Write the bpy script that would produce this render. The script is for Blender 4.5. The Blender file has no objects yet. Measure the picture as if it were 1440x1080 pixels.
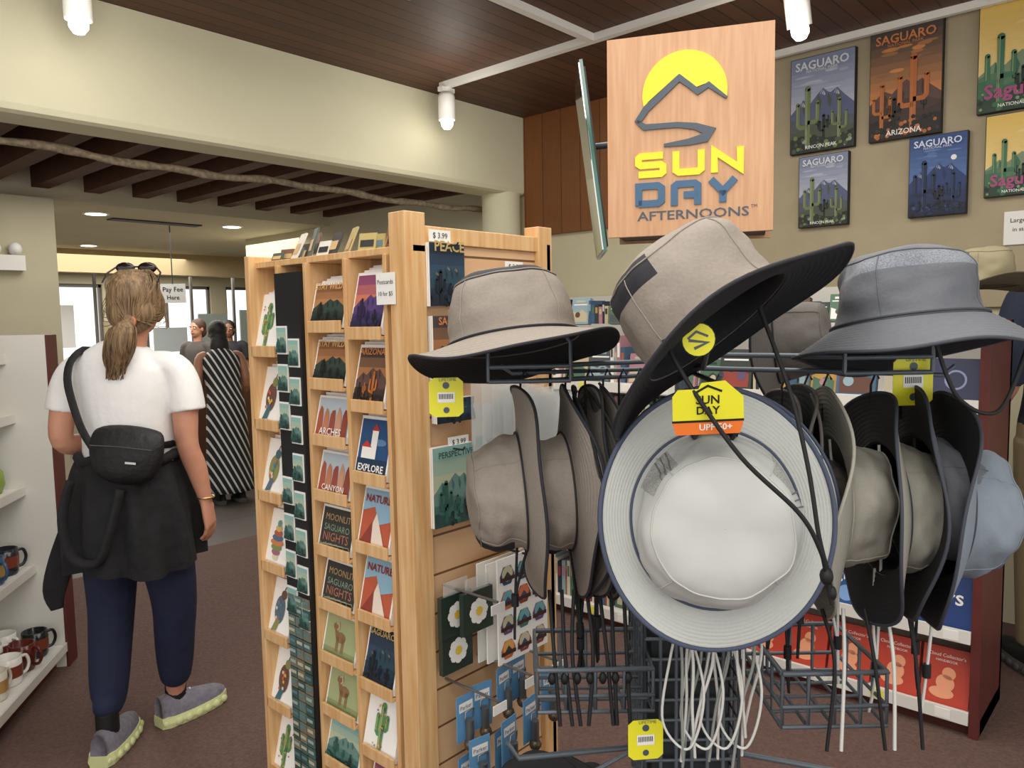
import bpy, bmesh, math, random
from mathutils import Vector, Matrix, noise
random.seed(7)
YAW=math.radians(42); CY,SY=math.cos(YAW),math.sin(YAW)
def G(p): return Vector((CY*p[0]-SY*p[1], SY*p[0]+CY*p[1], p[2]))
V=Vector
COL=bpy.context.scene.collection
# ------------------------------------------------------------ materials
def lin(h):
    if isinstance(h,str):
        h=h.lstrip('#'); r=[int(h[i:i+2],16)/255 for i in (0,2,4)]
    else: r=h
    return tuple((c/12.92 if c<=.04045 else ((c+.055)/1.055)**2.4) for c in r)+(1,)
def mixhex(a,b,t):
    x=[int(a.lstrip('#')[i:i+2],16) for i in (0,2,4)]; y=[int(b.lstrip('#')[i:i+2],16) for i in (0,2,4)]
    return '#%02x%02x%02x'%tuple(int(x[i]+(y[i]-x[i])*t) for i in range(3))
MC={}
def N(nt,t,**k):
    n=nt.nodes.new(t)
    for a,b in k.items(): setattr(n,a,b)
    return n
def mat(col,rough=.6,metal=0,noi=0,sc=30,bump=0,emit=0,alpha=1,trans=0,stretch=None,col2=None,spec=None,name=None):
    key=(str(col),rough,metal,noi,sc,bump,emit,alpha,trans,str(stretch),str(col2),spec)
    if key in MC: return MC[key]
    m=bpy.data.materials.new(name or 'm_%d'%len(MC)); m.use_nodes=True; nt=m.node_tree
    b=nt.nodes['Principled BSDF']; c=lin(col)
    b.inputs['Base Color'].default_value=c; b.inputs['Roughness'].default_value=rough; b.inputs['Metallic'].default_value=metal
    if spec is not None: b.inputs['Specular IOR Level'].default_value=spec
    if trans: b.inputs['Transmission Weight'].default_value=trans
    if alpha<1: b.inputs['Alpha'].default_value=alpha
    if emit: b.inputs['Emission Color'].default_value=c; b.inputs['Emission Strength'].default_value=emit
    if noi or bump or col2:
        tc=N(nt,'ShaderNodeTexCoord'); mp=N(nt,'ShaderNodeMapping'); nt.links.new(tc.outputs['Object'],mp.inputs[0])
        if stretch: mp.inputs['Scale'].default_value=stretch
        no=N(nt,'ShaderNodeTexNoise'); no.inputs['Scale'].default_value=sc; no.inputs['Detail'].default_value=5
        nt.links.new(mp.outputs[0],no.inputs['Vector'])
        if noi or col2:
            cr=N(nt,'ShaderNodeValToRGB'); cr.color_ramp.elements[0].position=.3; cr.color_ramp.elements[1].position=.7
            if col2: a,d=c,lin(col2)
            else: a=tuple(min(1,x*(1-noi)) for x in c[:3])+(1,); d=tuple(min(1,x*(1+noi)) for x in c[:3])+(1,)
            cr.color_ramp.elements[0].color=a; cr.color_ramp.elements[1].color=d
            nt.links.new(no.outputs['Fac'],cr.inputs[0]); nt.links.new(cr.outputs[0],b.inputs['Base Color'])
        if bump:
            bp=N(nt,'ShaderNodeBump'); bp.inputs['Strength'].default_value=bump; bp.inputs['Distance'].default_value=.01
            nt.links.new(no.outputs['Fac'],bp.inputs['Height']); nt.links.new(bp.outputs[0],b.inputs['Normal'])
    MC[key]=m; return m
def banded(c1,c2,axis,width,groove=.04,gcol='#1a0e08',rough=.5,grain=(1,1,1),gs=8):
    """planks / slats running perpendicular to `axis`"""
    m=bpy.data.materials.new('planks'); m.use_nodes=True; nt=m.node_tree; b=nt.nodes['Principled BSDF']; b.inputs['Roughness'].default_value=rough
    L=nt.links.new
    tc=N(nt,'ShaderNodeTexCoord'); sp=N(nt,'ShaderNodeSeparateXYZ'); L(tc.outputs['Object'],sp.inputs[0])
    mu=N(nt,'ShaderNodeMath',operation='DIVIDE'); L(sp.outputs[axis],mu.inputs[0]); mu.inputs[1].default_value=width
    fl=N(nt,'ShaderNodeMath',operation='FLOOR'); L(mu.outputs[0],fl.inputs[0])
    fr=N(nt,'ShaderNodeMath',operation='FRACT'); L(mu.outputs[0],fr.inputs[0])
    wn=N(nt,'ShaderNodeTexWhiteNoise',noise_dimensions='1D'); L(fl.outputs[0],wn.inputs['W'])
    mp=N(nt,'ShaderNodeMapping'); mp.inputs['Scale'].default_value=grain; L(tc.outputs['Object'],mp.inputs[0])
    no=N(nt,'ShaderNodeTexNoise'); no.inputs['Scale'].default_value=gs; no.inputs['Detail'].default_value=6; L(mp.outputs[0],no.inputs['Vector'])
    ad=N(nt,'ShaderNodeMath',operation='ADD'); L(wn.outputs['Value'],ad.inputs[0]); L(no.outputs['Fac'],ad.inputs[1])
    hf=N(nt,'ShaderNodeMath',operation='MULTIPLY'); L(ad.outputs[0],hf.inputs[0]); hf.inputs[1].default_value=.5
    mx=N(nt,'ShaderNodeMix',data_type='RGBA'); L(hf.outputs[0],mx.inputs[0]); mx.inputs[6].default_value=lin(c1); mx.inputs[7].default_value=lin(c2)
    lt=N(nt,'ShaderNodeMath',operation='LESS_THAN'); L(fr.outputs[0],lt.inputs[0]); lt.inputs[1].default_value=groove
    m2=N(nt,'ShaderNodeMix',data_type='RGBA'); L(lt.outputs[0],m2.inputs[0]); L(mx.outputs[2],m2.inputs[6]); m2.inputs[7].default_value=lin(gcol)
    L(m2.outputs[2],b.inputs['Base Color']); return m
# ------------------------------------------------------------ mesh builder
FT={}
def textmesh(s,bold=0):
    k=(s,bold)
    if k not in FT:
        cu=bpy.data.curves.new('t','FONT'); cu.body=s; cu.align_x='CENTER'; cu.offset=bold; cu.resolution_u=2
        o=bpy.data.objects.new('t',cu); COL.objects.link(o)
        dg=bpy.context.evaluated_depsgraph_get(); dg.update()
        me=bpy.data.meshes.new_from_object(o.evaluated_get(dg))
        FT[k]=([v.co.copy() for v in me.vertices],[tuple(p.vertices) for p in me.polygons])
        bpy.data.objects.remove(o); bpy.data.curves.remove(cu); bpy.data.meshes.remove(me)
    return FT[k]
def frame(z,x=(1,0,0)):
    z=V(z).normalized(); x=V(x); x=(x-z*x.dot(z)).normalized(); y=z.cross(x)
    return Matrix((x,y,z)).transposed().to_4x4()
def plane(o,x,y=(0,0,1)):
    x=V(x).normalized(); y=V(y); y=(y-x*y.dot(x)).normalized(); z=x.cross(y)
    return Matrix.Translation(V(o))@Matrix((x,y,z)).transposed().to_4x4()
class MB:
    def __init__(s): s.v=[];s.f=[];s.m=[];s.sm=[];s.mats=[];s.M=Matrix()
    def mi(s,m):
        if m not in s.mats: s.mats.append(m)
        return s.mats.index(m)
    def add(s,vs,fs,m,sm=False,M=None):
        T=s.M@M if M is not None else s.M
        b=len(s.v); s.v+=[T@V(p) for p in vs]
        ml=m if isinstance(m,list) else None; i=None if ml else s.mi(m)
        for k,f in enumerate(fs): s.f.append(tuple(b+q for q in f)); s.m.append(s.mi(ml[k]) if ml else i); s.sm.append(sm)
    def box(s,lo,hi,m,M=None):
        x0,y0,z0=lo;x1,y1,z1=hi
        s.add([(x0,y0,z0),(x1,y0,z0),(x1,y1,z0),(x0,y1,z0),(x0,y0,z1),(x1,y0,z1),(x1,y1,z1),(x0,y1,z1)],
          [(0,3,2,1),(4,5,6,7),(0,1,5,4),(1,2,6,5),(2,3,7,6),(3,0,4,7)],m,False,M)
    def tube(s,pts,r,m,n=6,cap=True,r2=None,M=None):
        pts=[V(p) for p in pts]; vs=[];fs=[]; k=len(pts); u=None
        for i,p in enumerate(pts):
            t=(pts[min(i+1,k-1)]-pts[max(i-1,0)]); t=t.normalized() if t.length>1e-9 else V((0,0,1))
            if u is None: u=t.orthogonal().normalized()
            else:
                u=u-t*u.dot(t); u=u.normalized() if u.length>1e-6 else t.orthogonal().normalized()
            w=t.cross(u); rr=r if not isinstance(r,(list,tuple)) else r[i]; rb=rr if r2 is None else r2
            for j in range(n):
                a=2*math.pi*j/n; vs.append(p+u*rr*math.cos(a)+w*rb*math.sin(a))
        for i in range(k-1):
            for j in range(n): fs.append((i*n+j,i*n+(j+1)%n,(i+1)*n+(j+1)%n,(i+1)*n+j))
        s.add(vs,fs,m,n>4,M)
        if cap: s.add(vs[:n],[tuple(range(n))[::-1]],m,False,M); s.add(vs[-n:],[tuple(range(n))],m,False,M)
    def cyl(s,a,b,r,m,n=16,rb=None,M=None): s.tube([a,b],[r,r if rb is None else rb],m,n,True,None,M)
    def lathe(s,prof,m,n=24,M=None,sm=True):
        vs=[];fs=[]
        for r,z in prof:
            for j in range(n): a=2*math.pi*j/n; vs.append((r*math.cos(a),r*math.sin(a),z))
        for i in range(len(prof)-1):
            for j in range(n): fs.append((i*n+j,i*n+(j+1)%n,(i+1)*n+(j+1)%n,(i+1)*n+j))
        s.add(vs,fs,m,sm,M)
    def ell(s,c,r,m,n=16,k=10,M=None):
        T=Matrix.Translation(V(c))@(M if M is not None else Matrix())@Matrix.Diagonal((r[0],r[1],r[2],1))
        s.lathe([(max(1e-4,math.sin(math.pi*i/k)),-math.cos(math.pi*i/k)) for i in range(k+1)],m,n,T)
    def poly(s,pts,m,z=0,M=None): s.add([(p[0],p[1],z) for p in pts],[tuple(range(len(pts)))],m,False,M)
    def rect(s,x0,y0,x1,y1,m,z=0,M=None): s.poly([(x0,y0),(x1,y0),(x1,y1),(x0,y1)],m,z,M)
    def disc(s,x,y,r,m,z=0,M=None,a0=0,a1=360,n=20,ry=None):
        ry=r if ry is None else ry
        s.poly([(x+r*math.cos(math.radians(a0+(a1-a0)*i/n)),y+ry*math.sin(math.radians(a0+(a1-a0)*i/n))) for i in range(n+(0 if a1-a0>=360 else 1))],m,z,M)
    def stroke(s,pts,w,m,z=0,M=None,th=0):
        pts=[V((p[0],p[1])) for p in pts]; k=len(pts); Lf=[];Rt=[]
        for i in range(k):
            d1=(pts[i]-pts[i-1]).normalized() if i>0 else None; d2=(pts[i+1]-pts[i]).normalized() if i<k-1 else None
            if d1 is None:d1=d2
            if d2 is None:d2=d1
            t=(d1+d2); t=t.normalized() if t.length>1e-6 else d1
            nn=V((-t.y,t.x)); c=max(.5,nn.dot(V((-d1.y,d1.x)))); ww=(w if not isinstance(w,(list,tuple)) else w[i])/2/c
            Lf.append(pts[i]+nn*ww); Rt.append(pts[i]-nn*ww)
        vs=[(p.x,p.y,z+th) for p in Lf+Rt]; fs=[(i,k+i,k+i+1,i+1) for i in range(k-1)]
        if th:
            vs+=[(p.x,p.y,z) for p in Lf+Rt]; b=2*k
            for i in range(k-1): fs+=[(i,i+1,b+i+1,b+i),(k+i+1,k+i,b+k+i,b+k+i+1)]
            fs+=[(0,b,b+k,k),(k-1,2*k-1,b+2*k-1,b+k-1)]
        s.add(vs,fs,m,False,M)
    def text(s,t,x,y,size,m,z=.0006,M=None,bold=0,w=None,h=None):
        vs,fs=textmesh(t,bold)
        if not vs: return
        sx=sy=size
        if w: 
            mx=max(v.x for v in vs);mn=min(v.x for v in vs); sx=w/(mx-mn); sy=sx
        if h: 
            my=max(v.y for v in vs); sy=h/my
        s.add([(x+v.x*sx,y+v.y*sy,z) for v in vs],fs,m,False,M)
    def build(s,name,org=(0,0,0),g=False,parent=None,bevel=0,remesh=0,smooth=3):
        org=V(org); me=bpy.data.meshes.new(name); me.from_pydata([tuple(p-org) for p in s.v],[],s.f)
        for m in s.mats: me.materials.append(m)
        me.polygons.foreach_set('material_index',s.m); me.polygons.foreach_set('use_smooth',s.sm); me.update()
        ob=bpy.data.objects.new(name,me); COL.objects.link(ob)
        if remesh:
            r=ob.modifiers.new('r','REMESH'); r.mode='VOXEL'; r.voxel_size=remesh; r.use_smooth_shade=True
            q=ob.modifiers.new('s','SMOOTH'); q.iterations=smooth; q.factor=.5
            dg=bpy.context.evaluated_depsgraph_get(); dg.update()
            m2=bpy.data.meshes.new_from_object(ob.evaluated_get(dg)); ob.modifiers.clear(); ob.data=m2
            if not m2.materials: m2.materials.append(s.mats[0])
            m2.polygons.foreach_set('use_smooth',[True]*len(m2.polygons))
        if bevel:
            b=ob.modifiers.new('b','BEVEL'); b.width=bevel; b.segments=2; b.limit_method='ANGLE'
        if g: ob.location=G(org); ob.rotation_euler=(0,0,YAW)
        else: ob.location=org
        if parent:
            ob.parent=parent
            ob.location=(0,0,0) if parent.get('pl') else ob.location
            ob.rotation_euler=(0,0,0) if parent.get('pl') else ob.rotation_euler
        return ob
def empty(name,loc,rz=0):
    e=bpy.data.objects.new(name,None); e.empty_display_size=.1; COL.objects.link(e); e.location=loc; e.rotation_euler=(0,0,rz); e['pl']=1; return e
def cat(P,k=4):
    """catmull-rom resample tuples"""
    P=[tuple(p) for p in P]; out=[]
    for i in range(len(P)-1):
        a,b,c,d=P[max(i-1,0)],P[i],P[i+1],P[min(i+2,len(P)-1)]
        for j in range(k):
            t=j/k; out.append(tuple(.5*(2*b[q]+(c[q]-a[q])*t+(2*a[q]-5*b[q]+4*c[q]-d[q])*t*t+(3*b[q]-a[q]-3*c[q]+d[q])*t**3) for q in range(len(b))))
    out.append(P[-1]); return out
def loft(mb,P,m,ref=(1,0,0),n=16,k=4,caps=True):
    """P: (x,y,z,ra,rb)"""
    P=cat(P,k); vs=[];fs=[]; K=len(P)
    for i,p in enumerate(P):
        a=V(P[max(i-1,0)][:3]); b=V(P[min(i+1,K-1)][:3]); t=(b-a).normalized()
        u=V(ref)-t*V(ref).dot(t); u.normalize(); w=t.cross(u)
        for j in range(n):
            an=2*math.pi*j/n; vs.append(V(p[:3])+u*p[3]*math.cos(an)+w*p[4]*math.sin(an))
    for i in range(K-1):
        for j in range(n): fs.append((i*n+j,i*n+(j+1)%n,(i+1)*n+(j+1)%n,(i+1)*n+j))
    if caps: fs.append(tuple(range(n))[::-1]); fs.append(tuple(range((K-1)*n,K*n)))
    mb.add(vs,fs,m,True)
# ------------------------------------------------------------ camera / world
cam=bpy.data.objects.new('camera',bpy.data.cameras.new('camera')); COL.objects.link(cam)
cam.data.lens=27; cam.data.sensor_width=36; cam.data.clip_start=.02
cam.matrix_world=Matrix.Translation((0,0,1.48))@Matrix.Rotation(YAW,4,'Z')@Matrix.Rotation(math.radians(90-4.8),4,'X')@Matrix.Rotation(math.radians(-1),4,'Z')
bpy.context.scene.camera=cam
w=bpy.data.worlds.new('world'); bpy.context.scene.world=w; w.use_nodes=True
w.node_tree.nodes['Background'].inputs[0].default_value=(1,.985,.97,1); w.node_tree.nodes['Background'].inputs[1].default_value=1.42
try: bpy.context.scene.view_settings.view_transform='Standard'
except Exception: pass
# ------------------------------------------------------------ common mats
CREAM=mat('#e3dfbf',.85,noi=.03,sc=3,bump=.12); TANW=mat('#ada084',.9,noi=.06,sc=5,bump=.2)
WHITE=mat('#eceae4',.5); OFFW=mat('#dcdad2',.55); BLACK=mat('#0d0d0f',.6); DKMET=mat('#34383c',.45,metal=.4)
OAK=mat('#cc9a60',.45,col2='#e0bb8a',sc=6,stretch=(14,14,1)); OAKP=mat('#d4a87a',.5,col2='#e4be94',sc=5,stretch=(12,12,1))
REDW=mat('#5a2420',.5,noi=.15,sc=10)
SKIN=mat('#c48c72',.5,noi=.05,sc=30)
# ------------------------------------------------------------ room
ZC=2.88
def slab(name,lo,hi,m,bev=0):
    b=MB(); b.box(lo,hi,m); c=[(lo[i]+hi[i])/2 for i in range(3)]; 
    b2=b.build(name,c,bevel=bev); return b2
slab('floor',(-4.9,-3,-.1),(3.2,4.4,0),mat('#57413b',.95,col2='#6b534b',sc=90,bump=.5))
slab('floor_tile',(-13.2,-3,-.1),(-4.9,9,0),banded('#4e4a47','#5e5853','X',.6,.02,'#3a3634',.5,(1,1,1),4))
slab('ceiling_wood',(-3.6,-3,ZC),(3.2,4.2,ZC+.06),banded('#45291a','#64402a','X',.085,.08,'#140c07',.6,(14,1,1),5))
slab('ceiling_low',(-13.2,-3,2.36),(-6.25,9,2.44),mat('#c8bfa4',.85,noi=.04,sc=3))
slab('ceiling_dark',(-6.0,-3,2.8),(-3.86,4.2,2.86),mat('#4a382c',.8))
slab('beam',(-3.86,-3,2.35),(-3.6,4.2,ZC+.06),CREAM,.035)
slab('wall_back',(-7.5,4.2,0),(3.2,4.35,ZC+.06),mat('#cfc7a8',.85,noi=.05,sc=3,bump=.15))
slab('trim_tan_wall',(-2.3,4.17,1.5),(3.2,4.2,ZC),TANW)
slab('trim_wood_cladding',(-3.6,4.16,2.06),(-2.3,4.2,ZC),banded('#6e3f1c','#96602f','X',.16,.03,'#3a1e0c',.5,(14,1,1),5))
b=MB(); b.cyl((-3.73,4.06,0),(-3.73,4.06,2.36),.135,CREAM,32); b.build('column',(-3.73,4.06,1.2))
b=MB()
for i in range(22):
    y=-2.9+i*.335; b.box((-6.0,y,2.44),(-3.86,y+.11,2.8),mat('#532f22',.7,noi=.2,sc=12))
b.build('ceiling_rafters',(-5,1,2.6))
slab('trim_soffit',(-6.25,-3,2.36),(-6.0,4.2,2.86),mat('#c8bfa4',.85))
slab('trim_fascia',(-9.7,-3,2.10),(-9.5,9,2.36),mat('#b8a47e',.8))
b=MB(); pts=[];
for i in range(60):
    t=i/59; pts.append((-3.98+.02*math.sin(9*t),.6+3.6*t,2.30-.03*t+.010*math.sin(14*t)+.006*math.sin(41*t)))
b.tube(pts,[.020+.005*math.sin(i*1.7)*math.sin(i*.6) for i in range(60)],mat('#9a8c74',.9,noi=.4,sc=40,bump=.6),8); b.build('saguaro_rib_pole',(-3.98,2.4,2.3))
slab('wall_pier',(-6.6,-1.5,0),(-5.9,1.89,2.36),mat('#b5ad92',.85,noi=.05,sc=3,bump=.1))
b=MB(); FW=mat('#a89f86',.85); 
b.box((-13.2,-3,0),(-13.05,9,.55),FW); b.box((-13.2,-3,2.15),(-13.05,9,2.4),FW)
for y in (-3,1.2,3.0,4.8,6.6,8.4): b.box((-13.2,y,.55),(-13.05,y+.28,2.15),FW)
b.build('wall_far',(-13.1,3,1.2))
for i,y in enumerate((1.48,3.28,5.08,6.88)):
    b=MB(); F=mat('#5a564e',.5)
    for a in (0,.74,1.48): b.box((-13.16,y+a,.55),(-13.1,y+a+.04,2.15),F)
    b.box((-13.16,y,.55),(-13.1,y+1.52,.6),F); b.box((-13.16,y,2.1),(-13.1,y+1.52,2.15),F); b.build('window_%d'%(i+1),(-13.13,y+.7,1.5))
slab('wall_left_far',(-13.2,-3.1,0),(-3.6,-3,2.86),FW)
slab('wall_side_far',(-13.2,9,0),(-7.5,9.1,2.4),FW)
slab('wall_inner',(-7.6,4.35,0),(-7.5,9,2.4),FW)
b=MB(); b.box((-7.2,2.5,0),(-6.7,4.15,.98),mat('#5a3322',.4)); b.box((-7.25,2.45,.98),(-6.65,4.18,1.03),mat('#2b1a12',.3)); b.build('reception_counter',(-6.95,3.4,0))
b=MB(); rp=random.Random(31)
for i in range(9):
    y=1.9+i*.62; zb=rp.uniform(1.0,1.3); b.box((-10.4,y+.05,zb),(-10.37,y+.3+.2*rp.random(),zb+rp.uniform(.3,.6)),mat(rp.choice(['#c4ccce','#a8b4b0','#d8d4c4','#7a8a90','#c8b890','#e4e4e0']),.6)) 
    b.box((-10.42,y+.58,0),(-10.38,y+.61,2.36),mat('#6a665e',.5))
b.box((-10.45,1.9,0),(-10.3,7.4,.9),mat('#8d8573',.6)); b.build('glass_display_partition',(-10.4,4,0))
b=MB(); M=plane(G((-3.12,6.9,1.68)),G((1,0,0)))
b.box((0,0,-.01),(.22,.17,0),mat('#c8c8c4',.5),M); b.text('Pay Fee',.11,.10,.11,BLACK,.002,M,.01,w=.18); b.text('Here',.11,.03,.11,BLACK,.002,M,.01,w=.11)
b.cyl(G((-3.01,6.9,1.85)),G((-3.01,6.9,2.36)),.005,DKMET,8); b.build('hanging_fee_sign',G((-3.01,6.9,1.8)))
LB=mat('#fff6e0',.5,emit=5)
for (x,y) in ((-6.45,2.36),(-6.55,3.54),(-6.45,1.2),(-10.9,4.35),(-11.4,5.5),(-9,3.2),(-8.2,2.5)):
    b=MB(); b.cyl((x,y,2.35),(x,y,2.372),.075,LB,20); b.lathe([(.075,2.352),(.095,2.352),(.095,2.362)],WHITE,24,Matrix.Translation((x,y,0))); b.build('recessed_downlight',(x,y,2.36))
b=MB(); b.box((-5.905,1.46,1.86),(-5.84,1.68,1.96),OFFW)
for y in (1.51,1.63): b.ell((-5.86,y,2.0),(.04,.04,.045),OFFW)
b.build('emergency_light',(-5.87,1.57,1.92))
b=MB(); b.box((-6.75,2.55,2.350),(-6.62,3.3,2.362),mat('#2a2826',.6)); b.build('air_vent',(-6.7,2.9,2.36))
# track lighting, then added fill lights
b=MB(); T=mat('#eceae2',.4)
b.box((-3.42,3.2,ZC-.035),(3.0,3.24,ZC),T); b.box((-2.34,-2.5,ZC-.035),(-2.3,3.2,ZC),T); b.box((-2.0,4.09,ZC-.035),(3.0,4.12,ZC),T); b.box((-3.3,-2.5,ZC-.035),(-3.26,1.4,ZC),T)
b.build('ceiling_track_rail',(-2.3,3.2,ZC))
def tracklamp(x,y,tilt=0,axis='X'):
    b=MB(); R=Matrix.Translation((x,y,ZC-.09))@Matrix.Rotation(math.radians(tilt),4,axis)
    b.cyl((x,y,ZC-.09),(x,y,ZC-.035),.012,T,10); b.box((x-.02,y-.05,ZC-.06),(x+.02,y+.05,ZC-.035),T)
    b.lathe([(.001,.02),(.045,.02),(.05,0),(.05,-.13),(.044,-.13),(.044,-.1),(.001,-.1)],T,24,R)
    b.lathe([(.001,-.185),(.02,-.18),(.034,-.16),(.036,-.14),(.03,-.11)],mat('#fff8ea',.4,emit=14),20,R)
    return b.build('track_spotlight',(x,y,ZC-.1))
for (x,y,t,a) in ((-3.38,3.22,0,'X'),(-3.28,1.18,0,'X'),(-1.3,3.22,20,'X'),(-2.32,1.95,-50,'Y')):
    tracklamp(x,y,t,a)
def light(kind,loc,e,size=.3,col=(1,.96,.90),rot=(0,0,0),name='track_and_fill_light',**k):
    l=bpy.data.lights.new(name,kind); l.energy=e; l.color=col
    if kind=='AREA': l.size=size; 
    elif kind!='SUN': l.shadow_soft_size=size
    for a,c in k.items(): setattr(l,a,c)
    o=bpy.data.objects.new(name,l); COL.objects.link(o); o.location=loc; o.rotation_euler=rot; return o
for (x,y) in ((-3.1,3.0),(-3.0,1.1),(-1.3,3.1)): light('POINT',(x,y,2.55),4,.06)
light('AREA',(-1.2,1.6,2.8),76,2.5); light('AREA',(.6,-.8,2.8),74,2.2); light('AREA',(-8,3,2.3),130,3); light('AREA',(-11.4,5,2.3),100,2.5); light('AREA',(-5,2,2.38),16,1.0)  # area fills added under the ceilings to brighten the rooms, not fixtures
# ------------------------------------------------------------ art / posters
def saguaro(b,M,x,y,h,c,z,w=None,arms=((-1,.35,.5),(1,.5,.35)),hi=None):
    w=w or h*.13
    b.stroke([(x,y),(x,y+h)],[w*.8,w],c,z,M); b.disc(x,y+h,w/2,c,z,M,n=10)
    if hi: b.stroke([(x-w*.15,y),(x-w*.15,y+h)],w*.14,hi,z+.0003,M); b.stroke([(x-w*.36,y),(x-w*.36,y+h*.98)],w*.1,hi,z+.0003,M)
    for (sd,t,l) in arms:
        ax=x+sd*h*.17; a=.04*h; b.stroke([(x,y+h*t),(ax-sd*a,y+h*t),(ax,y+h*t+a),(ax,y+h*(t+l*.8))],w*.7,c,z,M); b.disc(ax,y+h*(t+l*.8),w*.35,c,z,M,n=8)
        if hi: b.stroke([(ax-w*.12,y+h*t+a),(ax-w*.12,y+h*(t+l*.8))],w*.12,hi,z+.0003,M)
def hills(b,M,w,y0,amp,c,z,seed,base=0,n=14):
    r=random.Random(seed); p=[(-w/2,base)]
    for i in range(n+1): p.append((-w/2+w*i/n,y0+amp*(math.sin(i*.55+seed)*.6+.35*(r.random()-.5))))
    p.append((w/2,base)); b.poly(p,c,z,M)
# sky top, sky bottom, mountain, near hill, ground, title, cactus
PAL={'day':('#7d86a2','#b9bdc9','#555d7c','#4a5142','#262e27','#dcdee2','#6e7a48'),'dusk':('#453c3a','#cf8648','#5a4038','#3a2a20','#1c1410','#c87a44','#b0642c'),
 'blue':('#2c487e','#5c7cb0','#22386a','#182a50','#0e1a36','#d4dcec','#13203f'),'pink':('#e0bc60','#e8cc88','#7a8c6c','#3a6a4c','#26402f','#a8487a','#3a7050'),
 'night':('#1b2b3f','#34506a','#24404e','#16273a','#0e1a28','#c0a460','#0d1520'),'teal':('#8fb8b0','#d0c8a0','#6a8c84','#3f6a64','#284844','#1f4c48','#2a5c4e'),
 'forest':('#8a5c3c','#c08a54','#2c3d34','#18261f','#0f1a16','#cc9c5e','#0d1510'),'sun':('#8a4468','#e08a4a','#50386c','#2a2350','#1c1838','#ecd07a','#201838')}
def artwork(b,M,w,h,style,title=None,seed=1,sub=None,detail=0,ty=None):
    P=PAL[style]; p=[mat(c,.6) for c in P]; z=.0008; H=h/2; r=random.Random(seed); dk=mat('#18241e' if style in('day','pink','teal') else '#100e0e',.6); ac=p[6]
    nb=9 if detail else 4
    for i in range(nb):
        y0=-H+h*(.3+.7*i/nb); b.rect(-w/2,y0 if i else -H,w/2,-H+h*(.3+.7*(i+1)/nb),mat(mixhex(P[1],P[0],i/(nb-1)),.6),0,M)
    if detail:
        for i in range(14): b.disc(w*r.uniform(-.34,.34),-H+h*r.uniform(.58,.84),w*r.uniform(.06,.15),mat(mixhex(P[0],P[1],r.uniform(.3,1.0)),.6),z*.4+i*.00003,M,n=16,ry=h*r.uniform(.008,.02))
        if style=='blue': b.disc(w*.28,H-h*.3,w*.05,WHITE,z*.9,M)
    k_=.8 if detail and style!='day' and style!='blue' else 1
    mp=[(-.5,.42*k_),(-.38,.50*k_),(-.3,.56*k_),(-.18,.51*k_),(-.06,.60*k_),(.02,.65*k_),(.10,.60*k_),(.14,.59*k_),(.24,.63*k_),(.36,.54*k_),(.5,.45*k_)]
    b.poly([(-w/2,-H)]+[(w*x,-H+h*y) for x,y in mp]+[(w/2,-H)],p[2],z,M)
    if style in ('day','blue','night'):
        sn=mat(mixhex(P[2],P[5],.7),.6)
        for (x,y) in ((-.3,.56),(.02,.65),(.24,.63)):
            for q in range(3): b.poly([(w*(x+.012*q-.01),-H+h*(y-.012*q-.002)),(w*(x-.05+.03*q),-H+h*(y-.06-.01*q)),(w*(x-.03+.035*q),-H+h*(y-.05-.012*q))],sn,z*1.4+.00003*q,M)
    for (x,y) in mp[2:-1:2]: b.poly([(w*x,-H+h*y),(w*(x+.06),-H+h*(y-.09)),(w*(x+.03),-H+h*(y-.18)),(w*(x-.01),-H+h*(y-.1))],p[3],z*1.2,M)
    hills(b,M,w,-H+h*.32,h*.06,mat(mixhex(P[2],P[3],.6),.6),2.5*z,seed+1,-H); hills(b,M,w,-H+h*.26,h*.05,p[3],3*z,seed+3,-H); hills(b,M,w,-H+h*.15,h*.05,p[4],4*z,seed+5,-H)
    hi=mat(mixhex(P[6],P[1],.45),.6) if detail else None
    mx_=w*.12 if style=='dusk' else -w*.24+r.random()*w*.04; hh=(.66 if style=='dusk' else .62) if detail else .5
    saguaro(b,M,mx_,-H+h*.05,h*hh,ac,5*z,h*.062 if detail else None,((-1,.35,.5),(1,.42,.4)),hi)
    saguaro(b,M,w*(.28 if style!='dusk' else -.32),-H+h*.08,h*(.42 if detail else .28),ac if detail else dk,6*z,h*.04 if detail else None,((-1,.4,.4),(1,.3,.5)),hi); saguaro(b,M,w*.04 if style!='dusk' else -w*.14,-H+h*.12,h*.24,dk if detail else ac,6*z)
    if detail:
        for i in range(3): saguaro(b,M,w*(-.05+.16*i),-H+h*.22,h*.13,dk,4.6*z,h*.014,((-1,.4,.4),(1,.3,.4)))
    for i in range(60 if detail else 8):
        x=-w*.47+w*.94*r.random(); y=-H+h*(.02+.16*r.random()**1.4); b.disc(x,y,w*.028*r.uniform(.5,1.4) if detail else w*.045,r.choice([dk,dk,p[4],p[3],p[3]]+([p[6]] if not detail else [hi,ac,ac])),(7+i*.03)*z,M,n=8)
    if title: b.text(title,0,(H-h*.13) if ty is None else -H+h*ty,1,p[5],9.6*z,M,.02,w=w*.84)
    if title and detail and ty is None: b.text('NATIONAL PARK',0,H-h*.165,1,p[5],9*z,M,.0,w=w*.5)
    if sub: b.text(sub,0,-H+h*.03,1,WHITE,9.8*z,M,.01,w=w*.5)
def poster(x0,x1,z0,z1,style,title,seed,sub=None,ty=None):
    b=MB(); cx,cz=(x0+x1)/2,(z0+z1)/2; b.box((x0,4.135,z0),(x1,4.172,z1),mat('#141210',.6))
    M=plane((cx,4.1345,cz),(1,0,0)); artwork(b,M,x1-x0-.006,z1-z0-.006,style,title,seed,sub,1,ty); b.build('canvas_poster',(cx,4.15,cz))
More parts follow.
